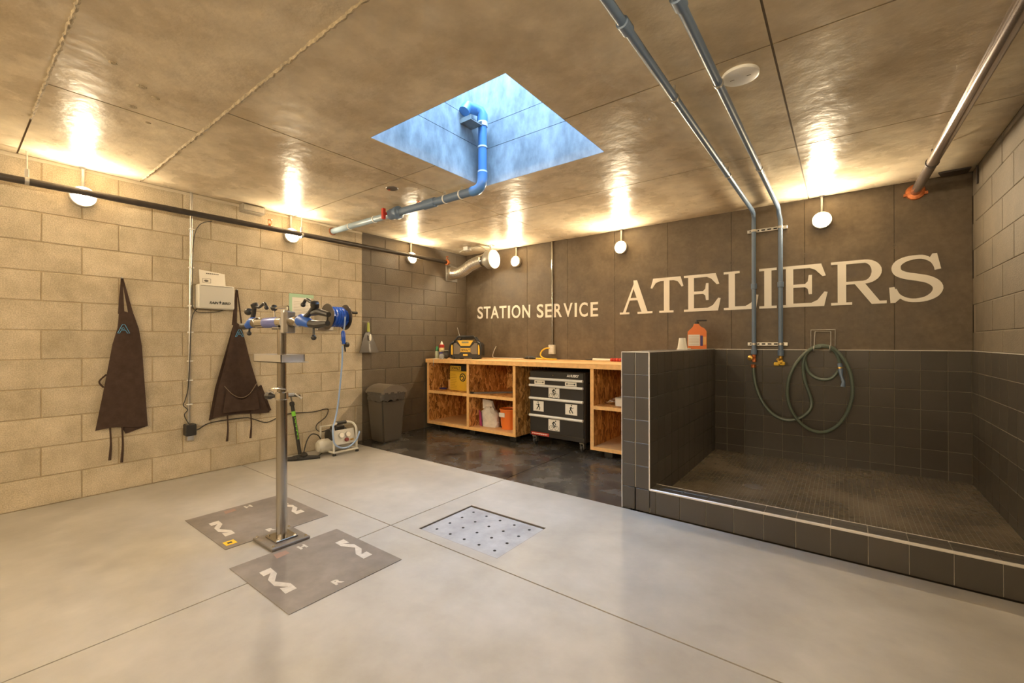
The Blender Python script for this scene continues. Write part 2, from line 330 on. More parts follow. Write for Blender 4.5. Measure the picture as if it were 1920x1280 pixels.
# ------------------------------------------------------------------ back wall (poured concrete panels)
wb = thing('wall_back', (0, 0, 0), 'dark painted poured concrete back wall with form-tie marks', 'wall', kind='structure')
part('core', MB().box(-0.25, W + 0.25, 0.006, 0.25, -.1, H + 0.1), m_dark, wb)
seams = [0.0, 0.485, 1.083, 1.685, 2.295, 2.887, 3.493, 4.08, 4.675, W]
for a, b in zip(seams, seams[1:]):
    part('panel', MB().box(a + .0012, b - .0012, 0, 0.03, 0, H, 0.001), m_back, wb)
tie = MB().lathe((0, 0, 0), -Y, [(0.022, -.004), (0.02, .0015), (0.011, .0012), (0.006, -.006)], 12).mesh('tie_plug', m_back)
for sx in seams[1:-1]:
    for z in (1.875, 1.455, 1.075):
        if sx > HX0 and z < 1.1: continue
        inst('tie_plug', tie, wb, (sx, 0, z))

# ------------------------------------------------------------------ right wall
wr = thing('wall_right', (W, 0, 0), 'taupe block wall above dark shower tiles', 'wall', kind='structure')
part('core', MB().box(W + 0.004, W + 0.25, YR - .2, .1, -.1, H + .1), m_rmort, wr)
for c in range(5, 12):
    z0, z1 = 0.2 * c - .02, min(H - 0.004, 0.2 * c + 0.18)
    if z1 < ZT + .02: continue
    z0 = max(z0, ZT + .004); y = -0.30 - (0.225 if c % 2 == 0 else 0) + 0.45; first = True
    while y > -3.0:
        a, b = y - 0.45 + j, min(y - j, -0.001); y -= 0.45
        if b - a > 0.03: piece('block', W - random.uniform(0, .001), W + 0.03, a, b, z0 + j * .7, z1 - j * .7, m_rblock, wr, 0.003)
part('upper_block', MB().box(W, W + .03, YR, -3.0, ZT, H), m_rblock, wr)
part('lower_paint', MB().box(W, W + .03, YR, YF - .06, 0, ZT), m_rblock, wr)
rr = thing('wall_rear', (0, YR, 0), 'beige block wall behind the viewer', 'wall', kind='structure')
part('core', MB().box(-.25, W + .25, YR - .2, YR, -.1, H + .2), m_block, rr)

# ------------------------------------------------------------------ shower: tiles
gt = 0.0018; TD = 0.009
def tiles_x(parent, xs, zs, y, side):      # tiles on plane y facing -Y
    for a, b in zip(xs, xs[1:]):
        for c, d in zip(zs, zs[1:]): piece('tile', a + gt, b - gt, y - TD, y, c + gt, d - gt, m_tile, parent, 0.0012)
def tiles_y(parent, ys, zs, x0, x1):
    for a, b in zip(ys, ys[1:]):
        for c, d in zip(zs, zs[1:]): piece('tile', x0, x1, a + gt, b - gt, c + gt, d - gt, m_tile, parent, 0.0012)
ZF = 0.045; zrow = [0.03] + [ZT - TP * k for k in range(6, -1, -1)]
xs = [HX1]
xs += [3.452 + 0.1525 * k for k in range(20) if 3.452 + 0.1525 * k < W - 0.03] + [W - .009]
part('grout_bed', MB().box(HX1, W, -0.006, 0.0, ZF, ZT), m_grout2, wb); tiles_x(wb, xs, zrow, -0.001, 1)
ys = [YF - 0.045] + [-0.205 - 0.17 * k for k in range(9, -1, -1)] + [-0.009]
ys = [v for v in ys if v >= YF - 0.05]; ys = sorted(set(ys))
part('grout_bed', MB().box(W - 0.006, W + .005, YF - .05, 0, 0, ZT), M('mid_grout', (0.30, 0.26, 0.20), .85), wr); tiles_y(wr, ys, zrow, W - .009, W - .001)
part('tile_edge_trim', MB().box(HX1, W - .009, -0.012, 0, ZT, ZT + .005), m_trim, wb); part('tile_edge_trim', MB().box(W - .012, W + .001, YF - .05, -.009, ZT, ZT + .005), m_trim, wr)

hw = thing('wall_shower', (HX0, YF, 0), 'low charcoal-tiled half wall beside the washing bay', 'wall', kind='structure')
HZ = 1.047
part('core', MB().box(HX0 + .008, HX1 - .009, YF + .008, -0.001, 0, HZ - .006), m_grout, hw)
zr = [0.0, 0.148] + [0.148 + (HZ - 0.148) / 6 * k for k in range(1, 7)]
for a, b in ((HX0, (HX0 + HX1) / 2 - .002), ((HX0 + HX1) / 2 - .002, HX1)):
    for c, d in zip(zr, zr[1:]):
        piece('tile', a + gt + .002, b - gt - .002, YF, YF + .009, c + gt, d - gt, m_tile, hw, .0012)
yh = [YF + .005 + TP * k for k in range(12)] + [-.009]
zi = [0.03] + zr[1:]
for a, b in zip(yh, yh[1:]):
    for c, d in zip(zi, zi[1:]): piece('tile', HX1 - .009, HX1, a + gt, b - gt, c + gt, d - gt, m_tile, hw, .0012)
    piece('cap_tile', HX0 + .004, HX1 - .004, a + gt, b - gt, HZ - .008, HZ, m_tile, hw, .0012)
part('side_panel', MB().box(HX0, HX0 + .009, YF + .004, -.001, 0, HZ - .002), m_tile, hw)
part('edge_trim', MB().box(HX0 - .001, HX1 + .001, YF - .002, YF + .005, HZ - .004, HZ + .0015).box(HX1 - .005, HX1 + .0015, YF - .002, YF + .005, 0.15, HZ).box(HX0 - .0015, HX0 + .003, YF - .002, YF + .005, 0, HZ).box(HX1 - .004, HX1 + .0015, YF, 0, HZ - .004, HZ + .0015), m_trim, hw)

CT = 0.155; CB = YF + 0.135                  # curb
cu = thing('trim_1', (HX1, YF, 0), 'dark tiled kerb with a pale metal edge fronting the washing bay', 'kerb', kind='structure')
part('core', MB().box(HX1 - .15, W, YF + .008, CB - .004, 0, CT - .007), m_grout, cu)
cj = [HX1 + .0, 3.387] + [3.387 + 0.1525 * k for k in range(1, 12)] + [W]
cj = [3.233 + 0.1515 * k for k in range(0, 13)]
for a, b in zip([HX1] + cj[1:], cj[1:] + [W]):
    if b - a < .02: continue
    piece('tile', a + gt, min(b, W) - gt, YF, YF + .009, .001, CT - .009, m_tile, cu, .0012)
    piece('tile', a + gt, min(b, W) - gt, YF + .012, YF + .075, CT - .009, CT, m_tile, cu, .0012)
    piece('tile', a + gt, min(b, W) - gt, YF + .077, CB, CT - .009, CT, m_tile, cu, .0012)
part('edge_trim', MB().box(HX1 - .002, W - .01, YF - .003, YF + .010, CT - .010, CT + .003, .002), m_trim, cu)
part('inner_trim', MB().box(HX1, W - .01, CB - .003, CB + .001, CT - .006, CT + .0015), m_trim, cu)
part('inner_face', MB().box(HX1, W - .009, CB - .008, CB - .001, 0.02, CT - .006), m_tile, cu)

sf = thing('floor_shower', ((HX1 + W) / 2, -0.9, 0), 'dark mosaic floor of the washing bay', 'floor', kind='structure')
def fz(x, y):    # gentle fall to the drain
    return ZF + 0.02 * min(1.0, math.hypot(x - 3.82, y + 0.98) / 1.2)
part('bed', MB().box(HX1 - .01, W, CB - .005, 0, 0, ZF - .004), m_joint, sf)
NX, NY = 70, 67; mx_, my_ = (W - .010 - HX1) / NX, (-.010 - CB) / NY; mt = MB().box(-.0113, .0113, -.0113, .0113, -.008, 0, .0015).mesh('mosaic_tile', m_mos)
cells = []
for i in range(NX):
    for k in range(NY):
        x, y = HX1 + mx_ * (i + .5), CB + my_ * (k + .5)
        if math.hypot(x - 3.82, y + .98) < .065: continue
        cells.append(((x - CAM.x) ** 2 + (y - CAM.y) ** 2, x, y))
cells.sort()
gb = MB()
F = [[(HX1 - .002 + (W + .002 - HX1) * a / 20, CB - .002 + (.001 - CB) * b / 20, 0) for a in range(21)] for b in range(21)]
F = [[(p[0], p[1], fz(p[0], p[1]) - .0025) for p in r] for r in F]; part('grout', gb.sheet(F, [[(p[0], p[1], 0.01) for p in r] for r in F]), M('mosaic_grout', (0.20, 0.165, 0.115), .7), sf)
for d, x, y in cells[:300]: inst('mosaic_tile', mt, sf, (x, y, fz(x, y)), (random.uniform(-.035, .035), random.uniform(-.035, .035), 0))
rest = MB()
for d, x, y in cells[300:]:
    z = fz(x, y); t1, t2 = random.uniform(-.0005, .0005), random.uniform(-.0005, .0005); q = .0113
    rest.hexa([(x - q, y - q, z - .01), (x + q, y - q, z - .01), (x + q, y + q, z - .01), (x - q, y + q, z - .01), (x - q, y - q, z - t1), (x + q, y - q, z - t2), (x + q, y + q, z + t1), (x - q, y + q, z + t2)])
part('mosaic_field', rest, m_mos, sf)['kind'] = 'stuff'
part('drain_grate', MB().lathe((3.82, -.98, ZF - .004), Z, [(.062, 0), (.062, .006), (.05, .007), (.048, .004)], 20), m_plate, sf)

# ------------------------------------------------------------------ lights
def bulkhead(o, n, label, grp):
    o = Vector(o); n = Vector(n); t = thing('bulkhead_light', o, label, 'light', grp)
    part('base', MB().lathe(o, n, [(.068, 0), (.072, .004), (.072, .036), (.066, .042)], 28), m_galv, t)
    part('trim_ring', MB().lathe(o, n, [(.060, .040), (.071, .042), (.069, .049), (.055, .052)], 28), m_white, t)
    part('diffuser', MB().lathe(o, n, [(.054, .050), (.051, .055), (.043, .059), (.026, .062), (.006, .063)], 24), m_led, t)
    part('conduit', MB().cyl(o + n * .02 + Z * .06, Vector((o.x, o.y, H)) + n * .02, .011, 10).lathe(Vector((o.x, o.y, H - .012)) + n * .02, Z, [(.016, 0), (.02, .012)], 12), m_galv, t)
gl = 'round bulkhead lights on the walls'
bulkhead((0.002, -4.0, 2.155), X, 'round bulkhead light above the apron hung alone on the block wall', gl)
bulkhead((0.002, -2.525, 2.165), X, 'round bulkhead light beside the grey pipe entering the block wall', gl)
bulkhead((0.002, -1.03, 2.175), X, 'round bulkhead light on the brown-painted blocks above the bin', gl)
bulkhead((0.925, -0.002, 2.175), -Y, 'round bulkhead light next to the exhaust fan', gl)
bulkhead((2.385, -0.002, 2.165), -Y, 'round bulkhead light above the gap between the two wall texts', gl)
bulkhead((4.206, -0.002, 2.155), -Y, 'round bulkhead light above the washing bay hose', gl)
for y, lb in ((-5.5, 'added unseen bulkhead fill light on the block wall a bay beyond the lone apron'), (-7.0, 'added unseen bulkhead fill light on the block wall by the rear corner')): bulkhead((0.002, y, 2.16), X, lb, gl)  # lamps out of view, added to brighten the room
for x, lb in ((0.9, 'added unseen bulkhead fill light on the rear wall by the block wall corner'), (2.5, 'added unseen bulkhead fill light halfway along the rear wall'), (4.1, 'added unseen bulkhead fill light on the rear wall by the taupe wall')): bulkhead((x, YR + .002, 2.16), Y, lb, gl)  # rear wall lamps behind the camera, added as fill light
for y, lb in ((-4.3, 'added unseen bulkhead fill light on the taupe wall nearest the washing bay'), (-5.8, 'added unseen bulkhead fill light midway on the taupe wall'), (-7.1, 'added unseen bulkhead fill light on the taupe wall by the rear corner')): bulkhead((W - .002, y, 2.16), -X, lb, gl)  # more added fill lamps, outside the camera view

# ------------------------------------------------------------------ pipes
def ring(mb, c, ax, r, wd=.012, th=.004): mb.lathe(Vector(c) - Vector(ax) * wd / 2, ax, [(r, 0), (r + th, 0), (r + th, wd), (r, wd)], 16)
t = thing('sprinkler_pipe', (0.105, -5.5, 2.165), 'long black steel sprinkler pipe running along the block wall', 'pipe')
part('pipe', MB().cyl((.105, -5.6, 2.160), (.105, -0.47, 2.19), .0235, 16), m_blackp, t)
part('end_coupling', MB().lathe((.105, -.50, 2.19), Y, [(.024, 0), (.036, .006), (.036, .03), (.024, .036), (.024, .05), (.012, .056)], 18), m_copper, t)
for y in (-4.275, -2.46):
    hh = MB(); ring(hh, (.105, y, 2.17), Y, .0235, .02, .004); hh.cyl((.105, y, 2.197), (.105, y, H), .005, 8).box(.096, .114, y - .01, y + .01, 2.19, 2.25, .003); part('hanger', hh, m_galv, t)
def sprhead(p, parent):
    p = Vector(p); part('sprinkler_head', MB().lathe(p, Z, [(.012, 0), (.015, .01), (.01, .02), (.006, .025)], 10).tube(sm([p + Vector((0, -.012, .02)), p + Vector((0, -.016, .04)), p + Vector((0, 0, .06)), p + Vector((0, .016, .04)), p + Vector((0, .012, .02))], 3), .003, 6).lathe(p + Z * .058, Z, [(.018, 0), (.02, .003), (.004, .005)], 10), m_copper, parent)
sprhead((.105, -2.76, 2.195), t); sprhead((.105, -.48, 2.21), t)
t = thing('drain_pipe', (0, -2.075, 2.30), 'grey-blue plastic pipe from the block wall up into the skylight', 'pipe')
py, pz, px_ = -2.075, 2.302, 2.13
part('lower_run', MB().cyl((0, py, pz), (.98, py, pz), .030, 18), M('pale_pvc', (0.27, 0.36, 0.44), .3), t)
part('valve', MB().lathe((.98, py, pz), X, [(.03, 0), (.046, .012), (.05, .03), (.05, .09), (.058, .1), (.058, .14), (.042, .15), (.036, .17)], 20), m_pvc, t)
part('valve_handle', MB().box(.972, 1.002, py - .09, py - .055, pz - .055, pz + .045, .006).cyl((.987, py - .055, pz), (1.0, py, pz), .014, 10), m_red, t)
part('upper_run', MB().cyl((1.14, py, pz), (2.04, py, pz), .0335, 18), m_pvc, t)
part('coupling', MB().lathe((1.46, py, pz), X, [(.034, 0), (.041, .004), (.041, .14), (.034, .146)], 18), m_pvc, t)
part('elbow', MB().tube([(2.02, py, pz)] + [(px_ - .07 + .07 * math.sin(a), py, pz + .07 - .07 * math.cos(a)) for a in [PI / 2 * k / 8 for k in range(9)]] + [(px_, py, pz + .12)], .039, 18), m_pvcb, t)
zt = 2.885
part('riser', MB().cyl((px_, py, pz + .1), (px_, py, zt - .05), .0335, 18), m_pvcb, t)
part('top_elbow', MB().tube([(px_, py, zt - .07), (px_, py, zt - .02), (px_ - .012, py - .012, zt + .012), (px_ - .035, py - .05, zt + .022), (px_ - .04, py - .13, zt + .01), (px_ - .042, py - .16, zt - .04)], .041, 16), m_pvcb, t)
for z in (2.43, 2.62, 2.80): rg = MB(); ring(rg, (px_, py, z), Z, .0335, *((.04, .007) if z > 2.7 else (.012, .004))); part('clip', rg, m_white, t)
for x in (.33, .75, 1.72, 1.9): rg = MB(); ring(rg, (x, py, pz), X, .0335 if x > 1 else .030); part('clip', rg, m_white, t)
part('bracket', MB().box(SX0, px_ + .03, py - .16, py - .04, 2.765, 2.772).box(SX0, px_ + .03, py - .165, py - .158, 2.765, 2.80).box(SX0, px_ + .03, py - .045, py - .038, 2.765, 2.80), m_galv, t)
for x in (1.70, 1.90): part('ceiling_strap', MB().box(x, x + .022, py - .004, py + .004, pz + .03, H), m_galv, t)
sprhead((1.36, py + .02, 2.30), t)
part('fire_collar', MB().lathe((0.0, py, pz), X, [(.042, 0), (.041, .012), (.031, .014)], 18), M('rust_collar', (.26, .10, .05), .6), t)
gp = 'twin water supply pipes to the washing bay'
def supply(x, wx, vz, label, kind):
    t = thing('supply_pipe', (x, -.05, vz), label, 'pipe', gp); z = 2.305; y0 = -.055
    part('run', MB().tube([(x, YR + .02, z), (x, -2.5, z), (x, y0 - .10, z), (x, y0 - .045, z - .012), (x, y0 - .012, z - .045), (wx, y0, z - .10), (wx, y0, vz + .06)], .0185, 14), m_pvc, t)
    for y in (-2.44, -1.2): cp = MB(); ring(cp, (x, y, z), Y, .0185, .014, .004); cp.cyl((x, y, z + .018), (x, y, H), .005, 8); part('hanger', cp, m_galv, t)
    part('coupling', MB().lathe((x, -3.08, z), Y, [(.019, 0), (.025, .003), (.025, .06), (.019, .063)], 14), m_pvc, t)
    for zz in (1.60, vz + .05): part('coupling', MB().lathe((wx, y0, zz), Z, [(.019, 0), (.025, .003), (.025, .05), (.019, .052)], 14), m_pvc, t)
    part('valve', MB().lathe((wx, y0, vz - .02), Z, [(.012, 0), (.018, .005), (.018, .03), (.013, .04), (.016, .055), (.016, .075)], 12).cyl((wx, y0, vz + .02), (wx - .02, y0 - .04, vz + .02), .012, 10), m_copper if kind else m_brass, t)
    if kind: part('valve_knob', MB().lathe((wx - .022, y0 - .04, vz + .02), (-.4, -.9, 0), [(.02, 0), (.024, .004), (.024, .012), (.018, .016)], 12), m_brass, t)
    else: part('valve_handle', MB().box(wx - .05, wx - .008, y0 - .05, y0 - .03, vz - .035, vz - .005, .006).box(wx - .006, wx + .036, y0 - .05, y0 - .03, vz - .03, vz - .0, .006).box(wx - .02, wx + .02, y0 - .05, y0 - .01, vz - .02, vz + .01, .004), m_yellow, t)
    return t
supply(3.695, 3.692, .945, 'blue-grey supply pipe feeding the green hose', 1)
supply(3.893, 3.903, .935, 'blue-grey supply pipe ending in a yellow tap', 0)
for z, nh in ((2.14, 0), (1.093, 1)):
    t = thing('strut_rail', (3.64, -.02, z), 'upper metal strut rail clamping the two supply pipes' if not nh else 'perforated lower strut rail clamping the two supply pipes', 'rail')
    part('rail', MB().box(3.635, 3.955, -.035, 0, z - .016, z + .016, .002), m_galv, t)
    for k in range(6): part('slot', MB().box(3.655 + k * .048, 3.685 + k * .048, -.0356, -.034, z - .006, z + .006), m_dark, t)
    for x in (3.692, 3.903): cl = MB(); ring(cl, (x, -.055, z), Z, .0192, .02, .004); cl.box(x - .028, x + .028, -.0362, -.0345, z - .012, z + .012); part('pipe_clamp', cl, m_galv, t)
t = thing('steel_pipe', (4.8, -.03, 2.28), 'bright steel pipe hung under the ceiling over the washing bay', 'pipe')
part('pipe', MB().cyl((4.87, -3.4, 2.28), (4.80, -.01, 2.28), .032, 18), M('polished_pipe', (0.50, 0.44, 0.42), .18, metal=.9), t)
part('fire_collar', MB().lathe((4.80, 0, 2.28), -Y, [(.062, 0), (.058, .018), (.034, .024)], 16).box(4.73, 4.75, -.03, 0, 2.25, 2.27).box(4.85, 4.87, -.03, 0, 2.25, 2.27), m_copper, t)
hh = MB(); ring(hh, (4.814, -.70, 2.28), Y, .032, .02, .004); hh.cyl((4.814, -.70, 2.31), (4.814, -.70, H), .005, 8); part('hanger', hh, m_blackp, t)
t = thing('back_conduit', (1.475, -.012, 1.08), 'thin steel conduit dropping to the outlet above the bench', 'conduit')
part('conduit', MB().cyl((1.478, -.014, 1.08), (1.476, -.014, H), .011, 10), m_steel, t)
part('outlet_box', MB().box(1.435, 1.515, -.045, 0, .965, 1.08, .004), m_cream, t)
part('receptacle', MB().box(1.45, 1.50, -.048, -.044, .985, 1.06, .003), m_white, t)
t = thing('wall_conduit', (.012, -3.355, .33), 'galvanised conduit running from the ceiling to a low wall outlet', 'conduit')
part('conduit', MB().cyl((.014, -3.345, H), (.014, -3.365, .44), .011, 12), m_galv, t)
for z in (2.06, 1.74, 1.42, 1.2, .96, .8, .6): part('clip', MB().box(0, .028, -3.378 + (z - .44) * .01, -3.342 + (z - .44) * .01, z - .005, z + .005), m_white, t)
part('outlet_box', MB().box(0, .05, -3.385, -3.335, .30, .36, .004), m_galv, t); part('adapter', MB().box(.0, .075, -3.40, -3.325, .345, .44, .006), m_black, t)
def cable(name, pts, r, mat, label, cat='cable', n=6): 
    P = sm(pts, n); o = MB().tube(P, r, 8); t = part(name, o, mat, None); tag(t, label, cat); return t
cable('timer_cable', [(.02, -3.30, 1.405), (.03, -3.33, 1.37), (.035, -3.352, 1.28), (.032, -3.362, 1.0), (.03, -3.372, .75), (.035, -3.395, .64), (.045, -3.41, .60), (.04, -3.38, .56), (.035, -3.40, .52), (.04, -3.385, .47), (.05, -3.37, .44)], .0035, m_black, 'thin black cable strapped down the galvanised conduit')
cable('timer_loop_cable', [(.03, -3.12, 1.394), (.025, -3.2, 1.375), (.03, -3.328, 1.385), (.03, -3.345, 1.55), (.03, -3.335, 1.95), (.05, -3.30, 2.10), (.09, -3.22, 2.145)], .003, m_black, 'thin black cable looping from the timer up to the black pipe')
cable('power_cable', [(.05, -3.34, .38), (.03, -3.30, .385), (.012, -3.2, .425), (.012, -2.95, .43), (.012, -2.87, .41), (.012, -2.75, .36), (.012, -2.62, .40), (.012, -2.5, .415), (.012, -2.30, .40), (.012, -2.17, .415), (.012, -2.13, .40), (.012, -2.16, .33), (.012, -2.25, .27), (.03, -2.27, .22), (.05, -2.22, .19), (.09, -2.14, .22), (.12, -2.10, .25)], .0045, m_black, 'black power cable stapled along the block wall to the compressor')

t = thing('emergency_box', (.03, -2.9, 2.33), 'small grey metal junction box under the ceiling edge of the block wall', 'junction box')
part('box', MB().box(0, .085, -2.98, -2.79, 2.295, H - .002, .005), M('grey_box', (.30, .26, .20), .5), t); part('cover', MB().box(.085, .089, -2.97, -2.80, 2.305, 2.355, .002), m_galv, t)
t = thing('smoke_detector', (3.968, -2.346, H), 'round white smoke detector on the ceiling', 'smoke detector')
part('base', MB().lathe((3.968, -2.346, H), -Z, [(.078, 0), (.08, .004), (.078, .014), (.07, .018)], 32), m_white, t)
for x in (3.925, 3.995): part('vent', MB().box(x, x + .018, -2.348, -2.344, H - .019, H - .017), m_plate, t)
t = thing('ceiling_insert', (1.431, -2.391, H), 'small round metal insert in the ceiling near the grey pipe', 'insert'); part('disc', MB().lathe((1.431, -2.391, H), -Z, [(.05, 0), (.046, .006), (.03, .004)], 20), m_plate, t); part('red_mark', MB().box(1.385, 1.40, -2.40, -2.385, H - .008, H - .004), m_red, t)

# ------------------------------------------------------------------ exhaust fan and duct
t = thing('exhaust_fan', (.0, -.28, 2.07), 'silver inline exhaust fan with flexible duct in the corner', 'exhaust fan')
dpts = sm([(.01, -.30, 2.07), (.12, -.30, 2.065), (.24, -.30, 2.09), (.36, -.30, 2.145), (.50, -.30, 2.18), (.62, -.30, 2.185)], 10)
part('flex_duct', MB().tube(dpts, [.073 + (.004 if i % 2 else -.002) for i in range(len(dpts))], 20), m_galv, t)
part('wall_flange', MB().box(0, .012, -.41, -.19, 1.96, 2.175, .003).lathe((.01, -.30, 2.07), X, [(.09, 0), (.09, .02), (.075, .03)], 20), m_galv, t)
part('clamp_band', MB().lathe((.585, -.30, 2.184), X, [(.078, 0), (.083, .003), (.083, .03), (.078, .033)], 20).box(.585, .62, -.40, -.37, 2.17, 2.22, .004), m_steel, t)
part('fan_housing', MB().lathe((.60, -.30, 2.185), X, [(.06, 0), (.075, .03), (.105, .06), (.122, .085), (.124, .16), (.115, .175)], 28), M('fan_grey', (.30, .285, .25), .4, metal=.3), t)
part('grille', MB().lathe((.77, -.30, 2.185), X, [(.118, 0), (.12, .006), (.10, .012), (.02, .014)], 28), M('fan_grille', (.36, .345, .31), .4), t)
for k in range(7): part('slot', MB().box(.7835, .786, -.29, -.215, 2.20 + k * .010 - .005, 2.203 + k * .010 - .005), m_ink, t)
part('hanger_strap', MB().box(.70, .735, -.305, -.295, 2.30, H).box(.66, .78, -.33, -.27, H - .005, H), m_galv, t)
t = thing('fan_junction_box', (.42, -.42, 2.33), 'white junction box and cable on the ceiling beside the exhaust fan', 'junction box')
part('box', MB().box(.38, .46, -.46, -.38, H - .05, H, .004), m_white, t); part('cable', MB().tube(sm([(.46, -.42, H - .02), (.54, -.44, H - .03), (.62, -.40, H - .02), (.64, -.32, H - .04), (.62, -.30, 2.29)], 6), .006, 8).tube(sm([(.38, -.42, H - .02), (.30, -.40, H - .03), (.22, -.36, H - .035)], 5), .006, 8), m_cream, t)
t = thing('cable_tray_bracket', (W - .2, -.1, H), 'dark steel angle bracket in the ceiling corner of the washing bay', 'bracket')
part('plate', MB().prism([(W - .20, -.14), (W - .03, -.15), (W - .03, -.03), (W - .17, -.03)], (0, 0, H - .012), X, Y, .010), m_blackp, t); part('leg', MB().box(W - .012, W - .002, -.19, -.17, H - .14, H - .01, .002), m_blackp, t)

# ------------------------------------------------------------------ wall lettering
def stroke(mb, pts, wds, o, u, v, d):
    L_, R_ = [], []; n = len(pts)
    for i, p in enumerate(pts):
        a = Vector(pts[max(0, i - 1)]); b = Vector(pts[min(n - 1, i + 1)]); tt = (b - a).normalized(); nn = Vector((-tt.y, tt.x)); w_ = wds[i] if isinstance(wds, (list, tuple)) else wds
        L_.append(Vector(p) + nn * w_ / 2); R_.append(Vector(p) - nn * w_ / 2)
    for i in range(n - 1): mb.prism([L_[i], R_[i], R_[i + 1], L_[i + 1]], o, u, v, d)
def arc(cx, cy, rx, ry, a0, a1, n=14): return [(cx + rx * math.cos(a0 + (a1 - a0) * i / n), cy + ry * math.sin(a0 + (a1 - a0) * i / n)) for i in range(n + 1)]
R_ = math.radians
def glyph(ch, w_):
    h = .368; s = .022; P = []
    if ch == 'A':
        P += [[(.172, h), (.195, h), (.30, .018), (.245, .018), (.166, .285)], [(.178, h), (.165, .29), (.068, .018), (.036, .018)], [(.09, .150), (.215, .150), (.207, .176), (.100, .176)], [(0, 0), (.112, 0), (.112, s), (0, s)], [(.205, 0), (w_, 0), (w_, s), (.205, s)]]
        P[0] = [(.160, h), (.200, h), (.316, .018), (.250, .018), (.163, .268)]
    if ch == 'T':
        P += [[(.141, 0), (.199, 0), (.199, h - .01), (.141, h - .01)], [(.092, 0), (.24, 0), (.24, s), (.092, s)],
              [(.028, h), (w_ - .028, h), (w_, .268), (w_ - .018, .262), (w_ - .055, .318), (w_ - .10, .335), (.10, .335), (.055, .318), (.018, .262), (0, .268)]]
    if ch == 'E':
        P += [[(.042, 0), (.098, 0), (.098, h), (.042, h)], [(0, h - s), (0, h), (.302, h), (w_ - .012, .262), (w_ - .035, .258), (.26, .318), (.22, .338), (.05, .338), (.05, h - s)],
              [(0, 0), (0, s), (.05, s), (.05, .032), (.23, .032), (.275, .055), (w_ - .022, .125), (w_, .120), (.322, 0)], [(.09, .172), (.185, .172), (.205, .155), (.212, .108), (.236, .108), (.236, .276), (.212, .276), (.205, .222), (.185, .200), (.09, .200)]]
    if ch == 'L':
        P += [[(.043, 0), (.098, 0), (.098, h), (.043, h)], [(0, h - s), (.139, h - s), (.139, h), (0, h)], [(0, 0), (0, s), (.05, s), (.05, .032), (.19, .032), (.235, .06), (w_ - .022, .135), (w_, .13), (w_ - .02, 0)]]
    if ch == 'I':
        P += [[(.041, 0), (.099, 0), (.099, h), (.041, h)], [(0, 0), (w_, 0), (w_, s), (0, s)], [(0, h - s), (w_, h - s), (w_, h), (0, h)]]
    if ch == 'R':
        P += [[(.045, 0), (.103, 0), (.103, h), (.045, h)], [(0, 0), (.142, 0), (.142, s), (0, s)], [(0, h - s), (.06, h - s), (.06, h), (0, h)], [(.10, h - .027), (.225, h - .027), (.225, h), (.10, h)], [(.10, .170), (.225, .170), (.225, .194), (.10, .194)],
              [(.155, .178), (.218, .184), (.318, .024), (w_, .024), (w_, 0), (.268, 0)]]
        o_, i_ = arc(.222, .269, .110, .099, -PI / 2, PI / 2), arc(.215, .269, .053, .074, -PI / 2, PI / 2)
        for a in range(14): P.append([o_[a], o_[a + 1], i_[a + 1], i_[a]])
    return P
t = thing('wall_lettering', (2.357, -.001, 1.42), 'large white serif letters reading ATELIERS on the dark wall', 'lettering')
OZ = 1.421
for ch, x0, x1 in (('A', 2.357, 2.726), ('T', 2.707, 3.047), ('E', 3.052, 3.398), ('L', 3.426, 3.722), ('I', 3.728, 3.868), ('E', 3.897, 4.243), ('R', 4.267, 4.628)):
    mb = MB()
    for k, p in enumerate(glyph(ch, x1 - x0)): mb.prism(p, (x0, -.001, OZ), X, Z, .004 + .00025 * min(k, 6))
    part('letter', mb, m_letter, t)
mb = MB(); so = (4.645, -.001, OZ)
sp = [(.268, .262), (.250, .310), (.205, .345), (.158, .351), (.100, .342), (.055, .315), (.040, .278), (.052, .240), (.095, .213), (.160, .194), (.225, .172), (.268, .138), (.281, .098), (.262, .055), (.215, .024), (.155, .014), (.10, .024), (.055, .06), (.035, .11)]
spw = [.016, .024, .030, .030, .038, .048, .056, .056, .055, .055, .056, .058, .058, .050, .036, .028, .028, .022, .016]
P2 = [(p.x, p.y) for p in sm([(a, b, 0) for a, b in sp], 3)]; W2 = []
for i in range(len(spw) - 1): W2 += [spw[i] + (spw[i + 1] - spw[i]) * q / 3 for q in range(3)]
stroke(mb, P2, W2 + [spw[-1]], so, X, Z, .004)
mb.prism([(.250, .368), (.276, .368), (.298, .248), (.262, .240), (.256, .29), (.228, .325)], so, X, Z, .0044); mb.prism([(.006, 0), (.034, 0), (.062, .03), (.075, .052), (.045, .075), (.030, .128), (-.002, .124)], so, X, Z, .0044)
part('letter', mb, m_letter, t)
t = thing('wall_lettering', (.228, -.001, 1.43), 'smaller white plain letters reading STATION SERVICE on the dark wall', 'lettering')
cent = {'S': .09, 'T': .2}; xsL = [.275, .375, .512, .625, .728, .842, 1.015, 1.213 + .08, 1.41, 1.54, 1.66, 1.79, 1.88, 2.02]
# letter centres read from the wall: pixel centre -> metres
def bx(pxx): 
    d = fw + r2 * ((pxx - 960) / FPX); return CAM.x + d.x * (-CAM.y / d.y)
ctr = [(116, 192), (203, 295), (300, 412), (420, 517), (538, 566), (590, 712), (738, 846), (938, 1030), (1055, 1147), (1178, 1284), (1308, 1432), (1462, 1492), (1525, 1642), (1682, 1787)]
for ch, (a, b) in zip('STATIONSERVICE', ctr):
    xa, xb = bx(880 + a / 7.385), bx(880 + b / 7.385); base = 1.452 - (xa - .25) * .018; capz = .165 - .004 * (xa - .25)
    me = text('letter', ch, .165 / .7, m_letter, t, ((xa + xb) / 2, -.003, base + capz / 2 - .004), X, Z, .0025, wfit=xb - xa, bold=.0035)

